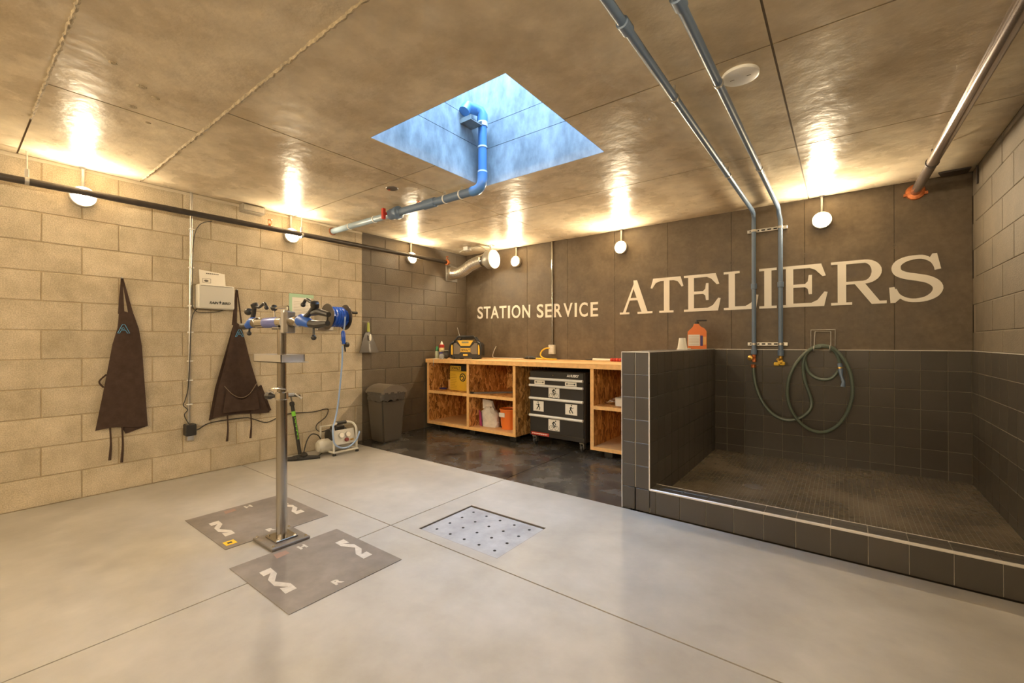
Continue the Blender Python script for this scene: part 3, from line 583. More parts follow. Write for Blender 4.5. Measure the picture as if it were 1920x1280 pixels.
# ------------------------------------------------------------------ workbench
t = thing('worktop', (1.58, -.4, .86), 'long plywood worktop spanning the storage units along the dark wall', 'worktop'); BZ = .902; BY = -.79
part('board', MB().box(.018, HX0 - .004, BY, -.002, BZ - .05, BZ - .006, .003), m_pine, t); part('top_sheet', MB().box(.018, HX0 - .004, BY, -.002, BZ - .0055, BZ, .001), m_ply, t)
TB = BZ - .051; BF = -.775
def unit(x0, x1, dv, shelves, label):
    t = thing('storage_unit', (x0, BF, 0), label, 'shelf unit', 'open OSB storage units under the worktop'); th = .036
    def vp(x):
        part('upright', MB().box(x, x + th, BF + .004, -.02, .066, TB), m_osb, t); part('edge_strip', MB().box(x, x + th, BF - .002, BF + .004, .066, TB), m_pine, t)
    vp(x0); vp(x1 - th)
    if dv: vp(dv)
    part('back', MB().box(x0 + th, x1 - th, -.036, -.022, .066, TB), m_osb, t)
    bays = [(x0 + th, dv), (dv + th, x1 - th)] if dv else [(x0 + th, x1 - th)]
    for a, b in bays:
        for z, nm in ((.066, 'bottom'), (.462, 'shelf')):
            part(nm, MB().box(a, b, BF + .004, -.037, z, z + .034), m_ply if nm == 'bottom' else m_osb, t); part('edge_strip', MB().box(a, b, BF - .002, BF + .004, z, z + .034), m_pine, t)
    for xx in ([x0 + .08, (x0 + x1) / 2 - .02, x1 - .12] if dv else [x0 + .12, x1 - .1]):
        part('foot', MB().box(xx, xx + .09, BF + .05, BF + .14, 0, .065, .006), m_black, t); part('foot', MB().box(xx, xx + .09, -.16, -.07, 0, .065, .006), m_black, t)
unit(.035, 1.472, .738, 1, 'four-bay open OSB storage unit under the worktop beside the bin')
unit(2.384, HX0 - .006, None, 1, 'two-shelf open OSB storage unit between tool chest and tiled half wall')
# things stored in the unit
def printed_box():
    t = thing('tool_box_carton', (.42, -.56, .497), 'tall yellow and black tool carton on the upper shelf', 'box')
    part('carton', MB().box(.275, .60, -.60, -.40, .497, .745, .002), m_dwy, t); part('lid_band', MB().box(.274, .601, -.601, -.40, .745, .828, .002), m_black, t)
    part('panel', MB().box(.285, .475, -.603, -.60, .752, .81), m_dwy, t)
    text('brand_text', 'DEWALT', .055, m_ink, t, (.38, -.6035, .781), X, Z, .0005, wfit=.165, bold=.001)
    c = MB()
    for k in range(10): a = 2 * PI * k / 10; c.tube([(.505 + .045 * math.cos(a), -.602, .668 + .045 * math.sin(a)), (.505 + .05 * math.cos(a + .6), -.602, .668 + .05 * math.sin(a + .6))], .006, 6)
    c.tube([(.475, -.602, .67), (.50, -.602, .69), (.53, -.602, .66), (.505, -.602, .64)], .007, 6); part('picture', c, m_ink, t)
    c = MB()
    for k in range(9): c.box(.287, .36 + .05 * random.random(), -.6025, -.60, .525 + k * .022, .529 + k * .022)
    part('print_lines', c, M('brown_ink', (.45, .24, .02), .7), t)
printed_box()
t = thing('cardboard_pack', (.20, -.5, .497), 'small brown cardboard pack beside the yellow carton', 'box'); part('pack', MB().box(.20, .268, -.56, -.42, .497, .625, .003), m_card, t); part('tape', MB().box(.225, .245, -.561, -.42, .497, .6255), m_pine, t)
t = thing('blue_pouch', (.15, -.62, .497), 'flat blue pouch lying on the upper shelf', 'pouch'); part('pouch', MB().ball((.15, -.6, .508), .012, 14, (5, 4, 1)), m_navy, t); part('seam', MB().tube([(.095, -.6, .508), (.15, -.65, .508), (.205, -.6, .508)], .002, 6), m_ink, t)
t = thing('dark_bar', (.9, -.6, .497), 'long dark metal bar lying on the upper shelf', 'bar'); part('bar', MB().hexa([(.79, -.74, .497), (.83, -.75, .497), (1.36, -.20, .497), (1.33, -.18, .497), (.79, -.74, .515), (.83, -.75, .515), (1.36, -.20, .515), (1.33, -.18, .515)]), m_plate, t); part('end_cap', MB().box(.78, .83, -.765, -.735, .497, .52, .003), m_black, t)
t = thing('osb_offcut', (1.38, -.3, .497), 'orange OSB offcut leaning in the upper right bay', 'offcut'); part('sheet', MB().hexa([(1.25, -.12, .497), (1.43, -.12, .497), (1.43, -.10, .497), (1.25, -.10, .497), (1.25, -.06, .66), (1.43, -.06, .70), (1.43, -.045, .70), (1.25, -.045, .66)]), m_ply, t)
# white sack: crumpled body
t = thing('sack', (.90, -.6, .10), 'crumpled white woven sack with a magenta side in the lower bay', 'sack')
rows = []
for i in range(11):
    z = .101 + .23 * i / 10; wd = .13 * (1 - .6 * max(0, (i - 7) / 3)); dp_ = .08 * (1 - .5 * max(0, (i - 7) / 3)); rows.append([(.955 - .02 * (i / 10) + wd * math.cos(2 * PI * k / 18) * (1 + random.uniform(-.12, .1)), -.58 + dp_ * math.sin(2 * PI * k / 18) * (1 + random.uniform(-.1, .1)), z + (random.uniform(-.012, .012) if 0 < i else 0)) for k in range(18)])
mb = MB(); vv = [[mb.bm.verts.new(p) for p in r] for r in rows]
for a, b in zip(vv, vv[1:]):
    for k in range(18): mb.bm.faces.new((a[k], a[(k + 1) % 18], b[(k + 1) % 18], b[k]))
mb.bm.faces.new(vv[0][::-1]); mb.bm.faces.new(vv[-1]); part('body', mb, m_bag2, t)
part('printed_side', MB().hexa([(.818, -.632, .105), (.890, -.676, .105), (.890, -.668, .105), (.818, -.622, .105), (.808, -.632, .29), (.872, -.674, .265), (.872, -.666, .265), (.808, -.622, .29)]), m_mag, t)
part('folded_top', MB().hexa([(.86, -.62, .31), (.99, -.60, .31), (.99, -.54, .31), (.86, -.56, .31), (.83, -.59, .42), (.95, -.565, .405), (.96, -.55, .40), (.84, -.56, .415)]), m_bag2, t)
t = thing('orange_pail', (1.25, -.5, .10), 'orange plastic pail with a white label in the lower bay', 'pail')
part('body', MB().lathe((1.22, -.56, .101), Z, [(.095, 0), (.11, .22), (.117, .222), (.117, .235), (.105, .236), (.104, .225)], 24), m_orange, t)
part('label_patch', MB().box(1.155, 1.235, -.674, -.664, .245, .295, .001), m_paper, t); part('hole', MB().lathe((1.17, -.645, .125), (-.3, -1, 0), [(.008, 0), (.008, .004)], 8), m_dark, t)
t = thing('foil_bundle', (2.56, -.6, .497), 'crumpled silver foil on the right unit shelf', 'foil'); mb = MB()
for k in range(9): mb.ball((2.49 + .075 * random.random(), -.62 + .1 * random.random(), .517 + .025 * random.random()), .025, 7, (1.1, .9, .75))
part('foil', mb, m_chrome, t); part('twist', MB().tube(sm([(2.49, -.6, .51), (2.46, -.62, .53), (2.44, -.6, .50)], 4), .005, 6), m_chrome, t)
t = thing('white_tray_box', (2.8, -.6, .497), 'low white carton on the right unit shelf', 'box'); part('carton', MB().box(2.60, 2.86, -.68, -.48, .497, .565, .002), m_paper, t); part('lid_edge', MB().box(2.597, 2.863, -.683, -.477, .565, .578, .002), m_cream, t)
t = thing('yellow_canister', (2.8, -.55, .58), 'round yellow canister on the low white carton', 'canister'); part('body', MB().lathe((2.80, -.56, .579), Z, [(.04, 0), (.065, .03), (.07, .07), (.05, .11), (.025, .125)], 20), m_yellow, t); part('cap', MB().lathe((2.80, -.56, .70), Z, [(.025, 0), (.027, .004), (.027, .02), (.02, .022)], 14), m_black, t)

# ------------------------------------------------------------------ tool chest
t = thing('tool_chest', (1.955, -.72, 0), 'black wheeled tool chest with white drawer pulls under the worktop', 'tool chest', rz=-.035); w2 = .345; D0, D1 = 0.0, .46
L = dict(local=True)
part('cabinet', MB().box(-w2, w2, D0 + .012, D1, .10, .805, .006), m_chest, t, **L)
part('side_recess', MB().box(w2, w2 + .003, D0 + .05, D1 - .03, .14, .78), m_black, t, **L)
zd = [.215, .355, .505, .625 + .02, .735]
zb = [(.150, .335, 'd'), (.338, .520, 'd'), (.523, .655, 'd'), (.658, .725, 's'), (.728, .80, 't')]
drw = []
for a, b, k in zb:
    d_ = part('drawer' if k != 't' else 'top_rail', MB().box(-w2 + .012, w2 - .012, D0, D0 + .014, a, b, .003), m_chest, t, **L); drw.append(d_)
for zz, d_ in ((.325, drw[0]), (.510, drw[1]), (.648, drw[2]), (.720, drw[3])):
    part('pull', MB().tube([(-w2 + .012, D0 - .012, zz), (w2 - .014, D0 - .012, zz)], .0145, 12).box(-w2 + .02, w2 - .02, D0 - .01, D0, zz - .004, zz + .012), m_white, d_, **L)
part('base_rail', MB().box(-w2 + .005, w2 - .005, D0 + .004, D0 + .03, .105, .148, .003), m_chest, t, **L)
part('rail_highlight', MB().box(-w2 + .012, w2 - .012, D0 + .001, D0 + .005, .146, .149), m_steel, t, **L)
part('sticker', MB().box(-w2 + .025, -w2 + .26, D0 + .0015, D0 + .005, .112, .144, .004), m_red, t, **L)
mk = MB()
for k in range(14): mk.box(-w2 + .04 + k * .0145, -w2 + .05 + k * .0145, D0 + .0005, D0 + .002, .122 + .003 * (k % 2), .134)
part('sticker_print', mk, m_paper, t, **L)
part('lock', MB().lathe((-.03, D0, .765), -Y, [(.009, 0), (.008, .004)], 12), m_steel, t, **L)
text('brand_text', 'HUSKY', .034, m_white, t, (.225, D0 - .001, .768), X, Z, .0006, wfit=.115, bold=.0015, shear=.2, local=True)
part('brand_mark', MB().prism([(.135, .757), (.165, .757), (.152, .785), (.146, .770)], (0, D0 - .0002, 0), X, Z, .0012), m_white, t, **L)
def cyclist(cx, cz, s, nm, d_):
    mb = MB(); y = D0 - .0035
    for dx in (-.3, .3): mb.tube([(cx + s * (dx + .21 * math.cos(a)), y, cz + s * (-.22 + .21 * math.sin(a))) for a in [2 * PI * k / 16 for k in range(16)]], .0016, 6, closed=True)
    for pl, r in (([(-.3, -.22), (-.1, .1), (.2, .02), (.3, -.22)], .002), ([(-.1, .1), (-.02, -.2), (.2, .02)], .002), ([(-.15, .18), (.05, .36)], .009), ([(.05, .36), (.16, .18), (.22, .1)], .004), ([(-.14, .16), (.06, .02), (-.02, -.2)], .0055)):
        mb.tube([(cx + s * a, y, cz + s * b) for a, b in pl], r * s / .12, 6)
    mb.ball((cx + s * .2, y, cz + s * .45), .065 * s, 8, (1, .3, 1)); part('pictogram', mb, m_ink, d_, **L)
def walker(cx, cz, s, d_, flip):
    mb = MB(); y = D0 - .0035; f = -1 if flip else 1
    for pl, r in (([(0, .25), (f * .06, 0)], .009), ([(f * .06, 0), (f * .2, -.2), (f * .1, -.4)], .006), ([(f * .06, 0), (-f * .1, -.18), (-f * .2, -.38)], .006), ([(0, .22), (-f * .18, .1), (-f * .28, .2)], .004), ([(0, .22), (f * .18, .12)], .004)):
        mb.tube([(cx + s * a, y, cz + s * b) for a, b in pl], r * s / .12, 6)
    mb.ball((cx - f * s * .04, y, cz + s * .4), .07 * s, 8, (1, .3, 1)); part('pictogram', mb, m_ink, d_, **L)
def label_(cx, z0, z1, w_, d_): return part('label_card', MB().box(cx - w_ / 2, cx + w_ / 2, D0 - .003, D0, z0, z1), m_paper, d_, **L)
label_(-.02, .530, .632, .135, drw[2]); cyclist(-.02, .578, .11, 'a', drw[2])
label_(-.02, .185, .302, .14, drw[0]) ; cyclist(-.02, .238, .11, 'b', drw[0])
label_(-.22, .372, .480, .135, drw[1]); walker(-.22, .428, .10, drw[1], 0); label_(.19, .372, .480, .14, drw[1]); walker(.19, .428, .10, drw[1], 1)
for cx in (-.205, .185):
    label_(cx, .664, .704, .135, drw[3]); part('pictogram', MB().box(cx - .04, cx + .04, D0 - .0042, D0 - .002, .682, .687).ball((cx - .045, D0 - .003, .6845), .009, 8, (1, .3, 1)).ball((cx + .045, D0 - .003, .6845), .009, 8, (1, .3, 1)), m_ink, drw[3], **L)
for sx in (-w2 + .05, w2 - .05):
    for sy in (D0 + .05, D1 - .06):
        cs = part('caster', MB().box(sx - .025, sx + .025, sy - .03, sy + .03, .085, .10, .003).box(sx - .022, sx - .017, sy - .02, sy + .02, .035, .088).box(sx + .017, sx + .022, sy - .02, sy + .02, .035, .088), m_galv, t, **L)
        part('wheel', MB().lathe((sx - .013, sy, .036), X, [(.028, 0), (.036, .004), (.036, .022), (.028, .026)], 18), m_rubber, cs, **L)
part('side_handle', MB().tube(sm([(w2, .08, .70), (w2 + .03, .08, .70), (w2 + .03, .22, .70), (w2, .22, .70)], 4), .007, 8), m_steel, t, **L)

# ------------------------------------------------------------------ on the worktop
t = thing('jobsite_radio', (.50, -.50, BZ), 'yellow and black jobsite radio on the worktop', 'radio', rz=.46)
rp = [(-.17, 0), (.17, 0), (.195, .03), (.195, .17), (.17, .2), (-.17, .2), (-.195, .17), (-.195, .03)]
part('body', MB().prism(rp, (0, .10, .012), X, Z, .2), m_black, t, **L)
for sx in (-1, 1): part('side_bumper', MB().tube(sm([(sx * .15, -.112, .018), (sx * .195, -.112, .03), (sx * .205, -.112, .11), (sx * .19, -.112, .19), (sx * .15, -.112, .215)], 5), .014, 8), m_black, t, **L); part('yellow_side', MB().box(min(sx * .165, sx * .19), max(sx * .165, sx * .19), -.118, -.09, .055, .18, .006), m_dwy, t, **L)
part('grille', MB().prism([(-.155, .05), (-.155, .185), (-.12, .19), (-.06, .13), (.06, .13), (.12, .19), (.155, .185), (.155, .05), (.09, .05), (.06, .075), (-.06, .075), (-.09, .05)], (0, -.101, .012), X, Z, .006), M('grey_grille', (.20, .17, .13), .6), t, **L)
part('display', MB().prism([(-.105, .225), (.105, .225), (.06, .155), (-.06, .155)], (0, -.104, .012), X, Z, .012), m_dwy, t, **L); part('screen', MB().box(-.045, .045, -.1185, -.112, .20, .222), M('lcd', (.25, .24, .12), .3), t, **L)
part('brand_plate', MB().box(-.065, .065, -.112, -.10, .088, .138, .002), m_dwy, t, **L); text('brand_text', 'DEWALT', .04, m_ink, t, (0, -.1125, .113), X, Z, .0005, wfit=.115, bold=.001, local=True)
part('latch', MB().box(-.03, .03, -.116, -.10, .04, .062, .004), m_dwy, t, **L)
part('handle', MB().tube([(-.15, -.06, .20), (-.15, -.09, .225), (-.10, -.09, .285), (.10, -.09, .285), (.15, -.09, .225), (.15, -.06, .20)], .014, 8).tube([(-.15, .06, .20), (-.10, .06, .27), (.10, .06, .27), (.15, .06, .20)], .014, 8), m_black, t, **L)
part('foot', MB().box(-.16, -.08, -.10, .09, 0, .014).box(.08, .16, -.10, .09, 0, .014), m_rubber, t, **L); part('antenna', MB().cyl((-.09, -.05, .28), (-.125, -.05, .40), .003, 6), m_galv, t, **L)
t = thing('glue_bottle', (.155, -.63, BZ), 'tall bottle with red cap and white nozzle on the worktop', 'bottle')
part('body', MB().lathe((.155, -.63, BZ), Z, [(.03, 0), (.033, .004), (.033, .085), (.031, .09)], 18), m_navy, t); part('label_band', MB().lathe((.155, -.63, BZ + .09), Z, [(.033, 0), (.034, .002), (.034, .05), (.033, .052)], 18), M('pale_yellow', (.80, .66, .30), .5), t); part('cap', MB().lathe((.155, -.63, BZ + .142), Z, [(.034, 0), (.034, .035), (.026, .042)], 18), m_red, t); part('nozzle', MB().lathe((.155, -.63, BZ + .184), Z, [(.022, 0), (.006, .04), (.004, .042)], 14), m_cone, t)
t = thing('lubricant_bottle', (.075, -.64, BZ), 'small white bottle with a green cap on the worktop', 'bottle')
part('body', MB().lathe((.075, -.64, BZ), Z, [(.022, 0), (.024, .003), (.024, .09), (.012, .1)], 16), M('pale_green', (.50, .60, .48), .4), t); part('cap', MB().lathe((.075, -.64, BZ + .1), Z, [(.012, 0), (.018, .002), (.016, .04), (.006, .06)], 14), M('green_cap', (.05, .30, .12), .4), t)
t = thing('tool_pouch', (.255, -.66, BZ), 'dark grey rounded tool pouch slumped beside the bottles', 'pouch'); part('body', MB().ball((.25, -.645, BZ + .052), .06, 14, (.95, .7, .85)), M('pouch_grey', (.10, .09, .08), .7, bump=.5, bs=40), t); part('flap', MB().box(.20, .30, -.69, -.62, BZ + .098, BZ + .108, .004), M('pouch_flap', (.28, .27, .22), .7), t)
t = thing('clear_goggles', (.275, -.745, BZ), 'clear plastic safety goggles on the worktop', 'goggles', None); part('lens', MB().lathe((.275, -.745, BZ + .032), (.6, -.8, 0), [(.034, 0), (.036, .006), (.03, .02), (.012, .026)], 18), m_glassy, t); part('strap', MB().tube(sm([(.25, -.735, BZ + .03), (.27, -.712, BZ + .02), (.32, -.715, BZ + .02), (.305, -.735, BZ + .03)], 5), .006, 6), m_ink, t); part('rim', MB().box(.24, .31, -.76, -.735, BZ, BZ + .008, .002), m_cream, t)
cable('dangling_cord', [(.20, -.74, BZ + .005), (.19, -.77, BZ + .006), (.18, -.797, BZ + .001), (.178, -.797, BZ - .04), (.172, -.797, BZ - .09)], .003, m_cream, 'thin pale cord dangling over the worktop edge', 'cord')
cable('grey_lead', [(.565, -.003, 1.06), (.55, -.03, 1.0), (.55, -.06, .93), (.64, -.12, BZ + .007), (.85, -.15, BZ + .007), (1.05, -.2, BZ + .007), (1.13, -.16, BZ + .008)], .0045, m_cream, 'grey lead running from the wall onto the worktop', 'cable')
t = thing('plug_adapter', (1.22, -.16, BZ), 'black inline plug at the end of the yellow cord', 'plug'); part('plug', MB().tube([(1.16, -.17, BZ + .012), (1.20, -.165, BZ + .02), (1.28, -.16, BZ + .02), (1.33, -.16, BZ + .012)], [.008, .02, .02, .01], 10), m_black, t); part('band', MB().lathe((1.23, -.1625, BZ + .02), X, [(.021, 0), (.021, .01)], 10), m_plate, t)
cable('extension_cable', [(1.33, -.16, BZ + .012), (1.45, -.18, BZ + .009), (1.6, -.2, BZ + .009), (1.66, -.22, BZ + .009), (1.60, -.25, BZ + .009), (1.48, -.2, BZ + .015), (1.37, -.12, .95), (1.36, -.08, 1.0), (1.41, -.07, 1.035), (1.46, -.05, 1.04)], .009, m_yellow, 'thick yellow extension cord plugged into the bench outlet', 'cord')
PXA, PXB = 2.10, 2.33
t = thing('hand_pump', (2.2, -.17, BZ), 'white hand pump with a ribbed red grip lying on the worktop', 'hand pump'); part('barrel', MB().cyl((PXA, -.15, BZ + .016), (PXB, -.19, BZ + .016), .014, 12), m_cone, t); part('tip', MB().cyl((PXA - .10, -.135, BZ + .012), (PXA, -.15, BZ + .016), .006, 10), m_black, t)
q = MB()
for k in range(5): a = Vector((PXB, -.19, BZ + .019)).lerp(Vector((PXB + .18, -.22, BZ + .019)), k / 5); q.lathe(a, (.18, -.035, 0), [(.012, 0), (.019, .006), (.019, .026), (.012, .034)], 12)
part('grip', q, m_red, t)

# ------------------------------------------------------------------ on the half wall
t = thing('orange_jug', (3.245, -.27, HZ), 'orange cleaner jug with a pale label on the tiled half wall', 'jug', rz=.3)
part('body', MB().prism([(-.08, 0), (.08, 0), (.08, .165), (.065, .19), (.028, .212), (.012, .235), (-.026, .235), (-.03, .22), (-.04, .205), (-.08, .165)], (0, .05, .0), X, Z, .10), m_orange, t, **L)
part('label_panel', MB().box(-.079, .022, -.0535, -.05, .03, .135), m_paper, t, **L); part('side_label', MB().box(.026, .048, -.053, -.05, .03, .125), m_navy, t, **L); part('warning_panel', MB().box(.05, .075, -.053, -.05, .04, .115), M('amber_label', (.85, .45, .12), .5), t, **L)
q = MB()
for k in range(6): q.box(-.072, .015, -.0545, -.053, .042 + k * .014, .045 + k * .014)
part('print_lines', q, M('faded_ink', (.6, .42, .30), .7), t, **L)
part('pump_head', MB().lathe((.0, 0, .235), Z, [(.018, 0), (.018, .02), (.008, .024), (.006, .04)], 12).box(-.005, .085, -.012, .012, .262, .274, .003), m_black, t, **L)
t = thing('paper_cup', (3.25, -.76, HZ), 'upturned white cup on the tiled half wall', 'cup'); part('cup', MB().lathe((3.25, -.76, HZ), Z, [(.040, 0), (.041, .004), (.026, .098), (.024, .10)], 22), m_cone, t); part('rim', MB().lathe((3.25, -.76, HZ), Z, [(.043, 0), (.044, .004), (.041, .007)], 22), m_paper, t)
t = thing('wooden_stick', (3.25, -.5, HZ), 'pale wooden stick lying beside the orange jug', 'stick'); part('stick', MB().box(3.19, 3.215, -.72, -.36, HZ, HZ + .008, .002), m_cone, t); part('tip', MB().box(3.192, 3.213, -.73, -.72, HZ, HZ + .006, .002), m_pine, t)

# ------------------------------------------------------------------ washing hose
t = thing('hose_hanger', (4.2, -.01, 1.13), 'wire hose hanger bracket on the dark wall', 'hanger'); part('frame', MB().tube([(4.125, -.01, 1.05), (4.125, -.012, 1.215), (4.295, -.012, 1.215), (4.295, -.01, 1.05)], .004, 8), m_galv, t); part('hook', MB().tube(sm([(4.155, -.012, 1.20), (4.15, -.03, 1.10), (4.15, -.05, 1.035), (4.15, -.12, 1.03), (4.15, -.127, 1.08)], 5) , .004, 8).tube(sm([(4.265, -.012, 1.20), (4.265, -.03, 1.10), (4.26, -.05, 1.035), (4.26, -.12, 1.03), (4.26, -.127, 1.08)], 5), .004, 8).tube([(4.155, -.012, 1.20), (4.265, -.012, 1.20)], .004, 8), m_galv, t)
t = thing('garden_hose', (4.2, -.06, .7), 'green hose looped over the wall hanger', 'hose')
hp = [(3.686, -.06, .905), (3.69, -.065, .82), (3.715, -.07, .68), (3.77, -.075, .55), (3.85, -.075, .455), (3.95, -.07, .42), (4.05, -.065, .45), (4.12, -.06, .53), (4.125, -.05, .62), (4.085, -.05, .76), (4.07, -.06, .90), (4.09, -.08, 1.0), (4.15, -.09, 1.065), (4.22, -.095, 1.08), (4.30, -.09, 1.04), (4.37, -.085, .93), (4.405, -.08, .79), (4.40, -.08, .62), (4.34, -.08, .46), (4.26, -.085, .37), (4.17, -.09, .345), (4.07, -.09, .39), (3.99, -.09, .50), (3.955, -.085, .64), (3.97, -.08, .80), (4.03, -.08, .94), (4.12, -.09, 1.045), (4.20, -.10, 1.07)]
part('coil', MB().tube(sm(hp, 5), .0135, 10), m_hose, t)
part('inner_loop', MB().tube(sm([(4.10, -.07, 1.03), (4.085, -.06, .95), (4.11, -.055, .85), (4.18, -.055, .795), (4.26, -.055, .80), (4.31, -.06, .86), (4.325, -.07, .93), (4.30, -.08, 1.02), (4.25, -.09, 1.065), (4.18, -.1, 1.075)], 5), .0125, 10), m_hose, t)
part('collar', MB().lathe((3.686, -.06, .872), Z, [(.014, 0), (.019, .003), (.019, .03), (.014, .033)], 12), m_copper, t)
part('spray_nozzle', MB().tube([(4.325, -.075, .93), (4.33, -.085, .88), (4.335, -.09, .83), (4.35, -.10, .78), (4.345, -.105, .74)], [.017, .02, .011, .013, .018], 12), m_pvc, t); part('nozzle_collar', MB().lathe((4.327, -.08, .90), (.1, -.1, -1), [(.021, 0), (.022, .006), (.021, .014)], 12), m_brass, t)

# ------------------------------------------------------------------ repair stand
PX, PY = 1.828, -3.45
t = thing('repair_stand', (PX, PY, 0), 'steel bicycle repair stand with two clamp heads and floor plate', 'repair stand')
part('base_plate', MB().box(PX - .115, PX + .115, PY - .105, PY + .105, .002, .018, .003), m_plate, t)
part('flange', MB().box(PX - .065, PX + .065, PY - .06, PY + .06, .018, .028, .002), m_steel, t)
for sx in (-1, 1):
    for sy in (-1, 1): part('bolt', MB().lathe((PX + sx * .098, PY + sy * .088, .018), Z, [(.009, 0), (.009, .006), (.004, .01)], 6), m_chrome, t); part('bolt', MB().lathe((PX + sx * .052, PY + sy * .047, .028), Z, [(.007, 0), (.007, .005), (.003, .008)], 6), m_chrome, t)
part('lower_post', MB().cyl((PX, PY, .028), (PX, PY, .80), .0285, 24), m_steel, t)
part('collar', MB().lathe((PX, PY, .79), Z, [(.029, 0), (.034, .004), (.034, .04), (.025, .046)], 24), m_chrome, t)
part('collar_lever', MB().tube(sm([(PX - .03, PY - .03, .83), (PX - .02, PY - .06, .85), (PX + .03, PY - .04, .86), (PX + .05, PY + .0, .85)], 4), .004, 8), m_chrome, t); part('collar_knob', MB().lathe((PX - .06, PY - .03, .81), (-1, -.4, 0), [(.008, -.03), (.016, 0), (.02, .004), (.02, .03), (.015, .034)], 12), m_black, t)
part('upper_post', MB().cyl((PX, PY, .82), (PX, PY, 1.20), .0235, 24), m_steel, t)
# tool tray
cx_, cy_ = 1.91, -3.492
part('tray', MB().box(1.57, cx_, cy_, cy_ + .004, 1.0, 1.045).box(cx_ - .004, cx_, cy_, -3.36, 1.0, 1.045).box(1.57, cx_, -3.364, -3.36, 1.0, 1.045).box(1.57, 1.574, cy_, -3.36, 1.0, 1.045).box(1.57, cx_, cy_, -3.36, 1.0, 1.004).box(cx_, cx_ + .045, -3.47, -3.36, 1.0, 1.004), m_alu, t)
# cross head
az = 1.228
part('cross_tube', MB().cyl((1.535, PY, az), (1.86, PY, az), .030, 24), m_chrome, t); part('tube_sticker', MB().lathe((1.63, PY, az), X, [(.0303, 0), (.0306, .001), (.0306, .17), (.0303, .171)], 24), M('tube_label', (.16, .19, .50), .3, metal=.3), t)
part('saddle', MB().box(1.77, 1.85, PY - .03, PY + .03, 1.185, 1.20, .003), m_plate, t)
part('head_block', MB().box(1.855, 1.895, PY - .02, PY + .02, 1.165, 1.295, .004), m_alu, t); part('head_block_dark', MB().box(1.895, 1.94, PY - .024, PY + .024, 1.165, 1.282, .004), m_plate, t)
part('head_lever', MB().cyl((1.737, PY, az + .03), (1.737, PY, 1.31), .0075, 10).cyl((1.737, PY, 1.31), (1.90, PY, 1.31), .0075, 10).cyl((1.90, PY, 1.31), (1.90, PY, 1.29), .008, 10), m_chrome, t); part('lever_ball', MB().ball((1.737, PY, 1.312), .019, 14), m_black, t)
def P3(l): return [(a, PY + (c[0] if c else 0), b) for a, b, *c in l]
def clamp(neck, jaw, tip, arm, upper, knobs, lever, ball):
    (x0, x1), z = neck[:2], neck[2]
    part('clamp_neck', MB().lathe((x0, PY, z), (1 if x1 > x0 else -1, 0, 0), [(.026, 0), (.031, .008), (.031, abs(x1 - x0) - .01), (.026, abs(x1 - x0))], 20), m_steel, t)
    part('clamp_jaw', MB().tube(P3(jaw), [.028, .033, .026, .022][:len(jaw)], 12), m_jaw, t)
    part('jaw_tip', MB().tube(P3(tip), [.021, .020, .014][:len(tip)], 10), m_black, t)
    part('clamp_arm', MB().tube(P3(arm), .0135, 10), m_black, t)
    if upper: part('upper_jaw', MB().tube(P3(upper), [.013, .018, .013], 10), m_black, t)
    for (kx, kz), d in knobs: part('adjust_knob', MB().lathe((kx, PY, kz), d, [(.008, -.018), (.020, -.014), (.022, 0), (.020, .014), (.008, .018)], 14), m_black, t)
    part('cam_lever', MB().tube(sm(P3(lever), 4), .0085, 8).ball((lever[-1][0], PY, lever[-1][1]), .013, 10), m_black, t)
    part('lock_lever', MB().tube(P3([(ball[0] + ball[2], ball[1] + .075), (ball[0], ball[1])]), .006, 8).ball((ball[0], PY, ball[1]), .0145, 10), m_black, t)
clamp((1.535, 1.475, 1.232), [(1.50, 1.234), (1.46, 1.238), (1.41, 1.226), (1.385, 1.218)], [(1.39, 1.218), (1.33, 1.213), (1.285, 1.222)], [(1.44, 1.235), (1.465, 1.29), (1.475, 1.33)], None, [((1.392, 1.305), (1, 0, .1)), ((1.482, 1.338), (0, -.5, 1))], [(1.49, 1.335), (1.54, 1.325), (1.585, 1.338), (1.615, 1.345), (1.64, 1.318)], (1.402, 1.17, .012))
part('adjust_screw', MB().cyl((1.37, PY, 1.302), (1.47, PY, 1.308), .006, 8), m_chrome, t)
clamp((1.94, 2.035, 1.226), [(2.03, 1.226), (2.06, 1.232), (2.12, 1.216), (2.145, 1.21)], [(2.14, 1.21), (2.22, 1.203), (2.31, 1.207)], [(2.08, 1.24), (2.135, 1.262), (2.18, 1.295)], [(2.165, 1.262), (2.23, 1.268), (2.32, 1.25)], [((2.188, 1.305), (.5, -.3, .8))], [(2.175, 1.315), (2.14, 1.325), (2.10, 1.338), (2.068, 1.312)], (2.176, 1.138, -.002))

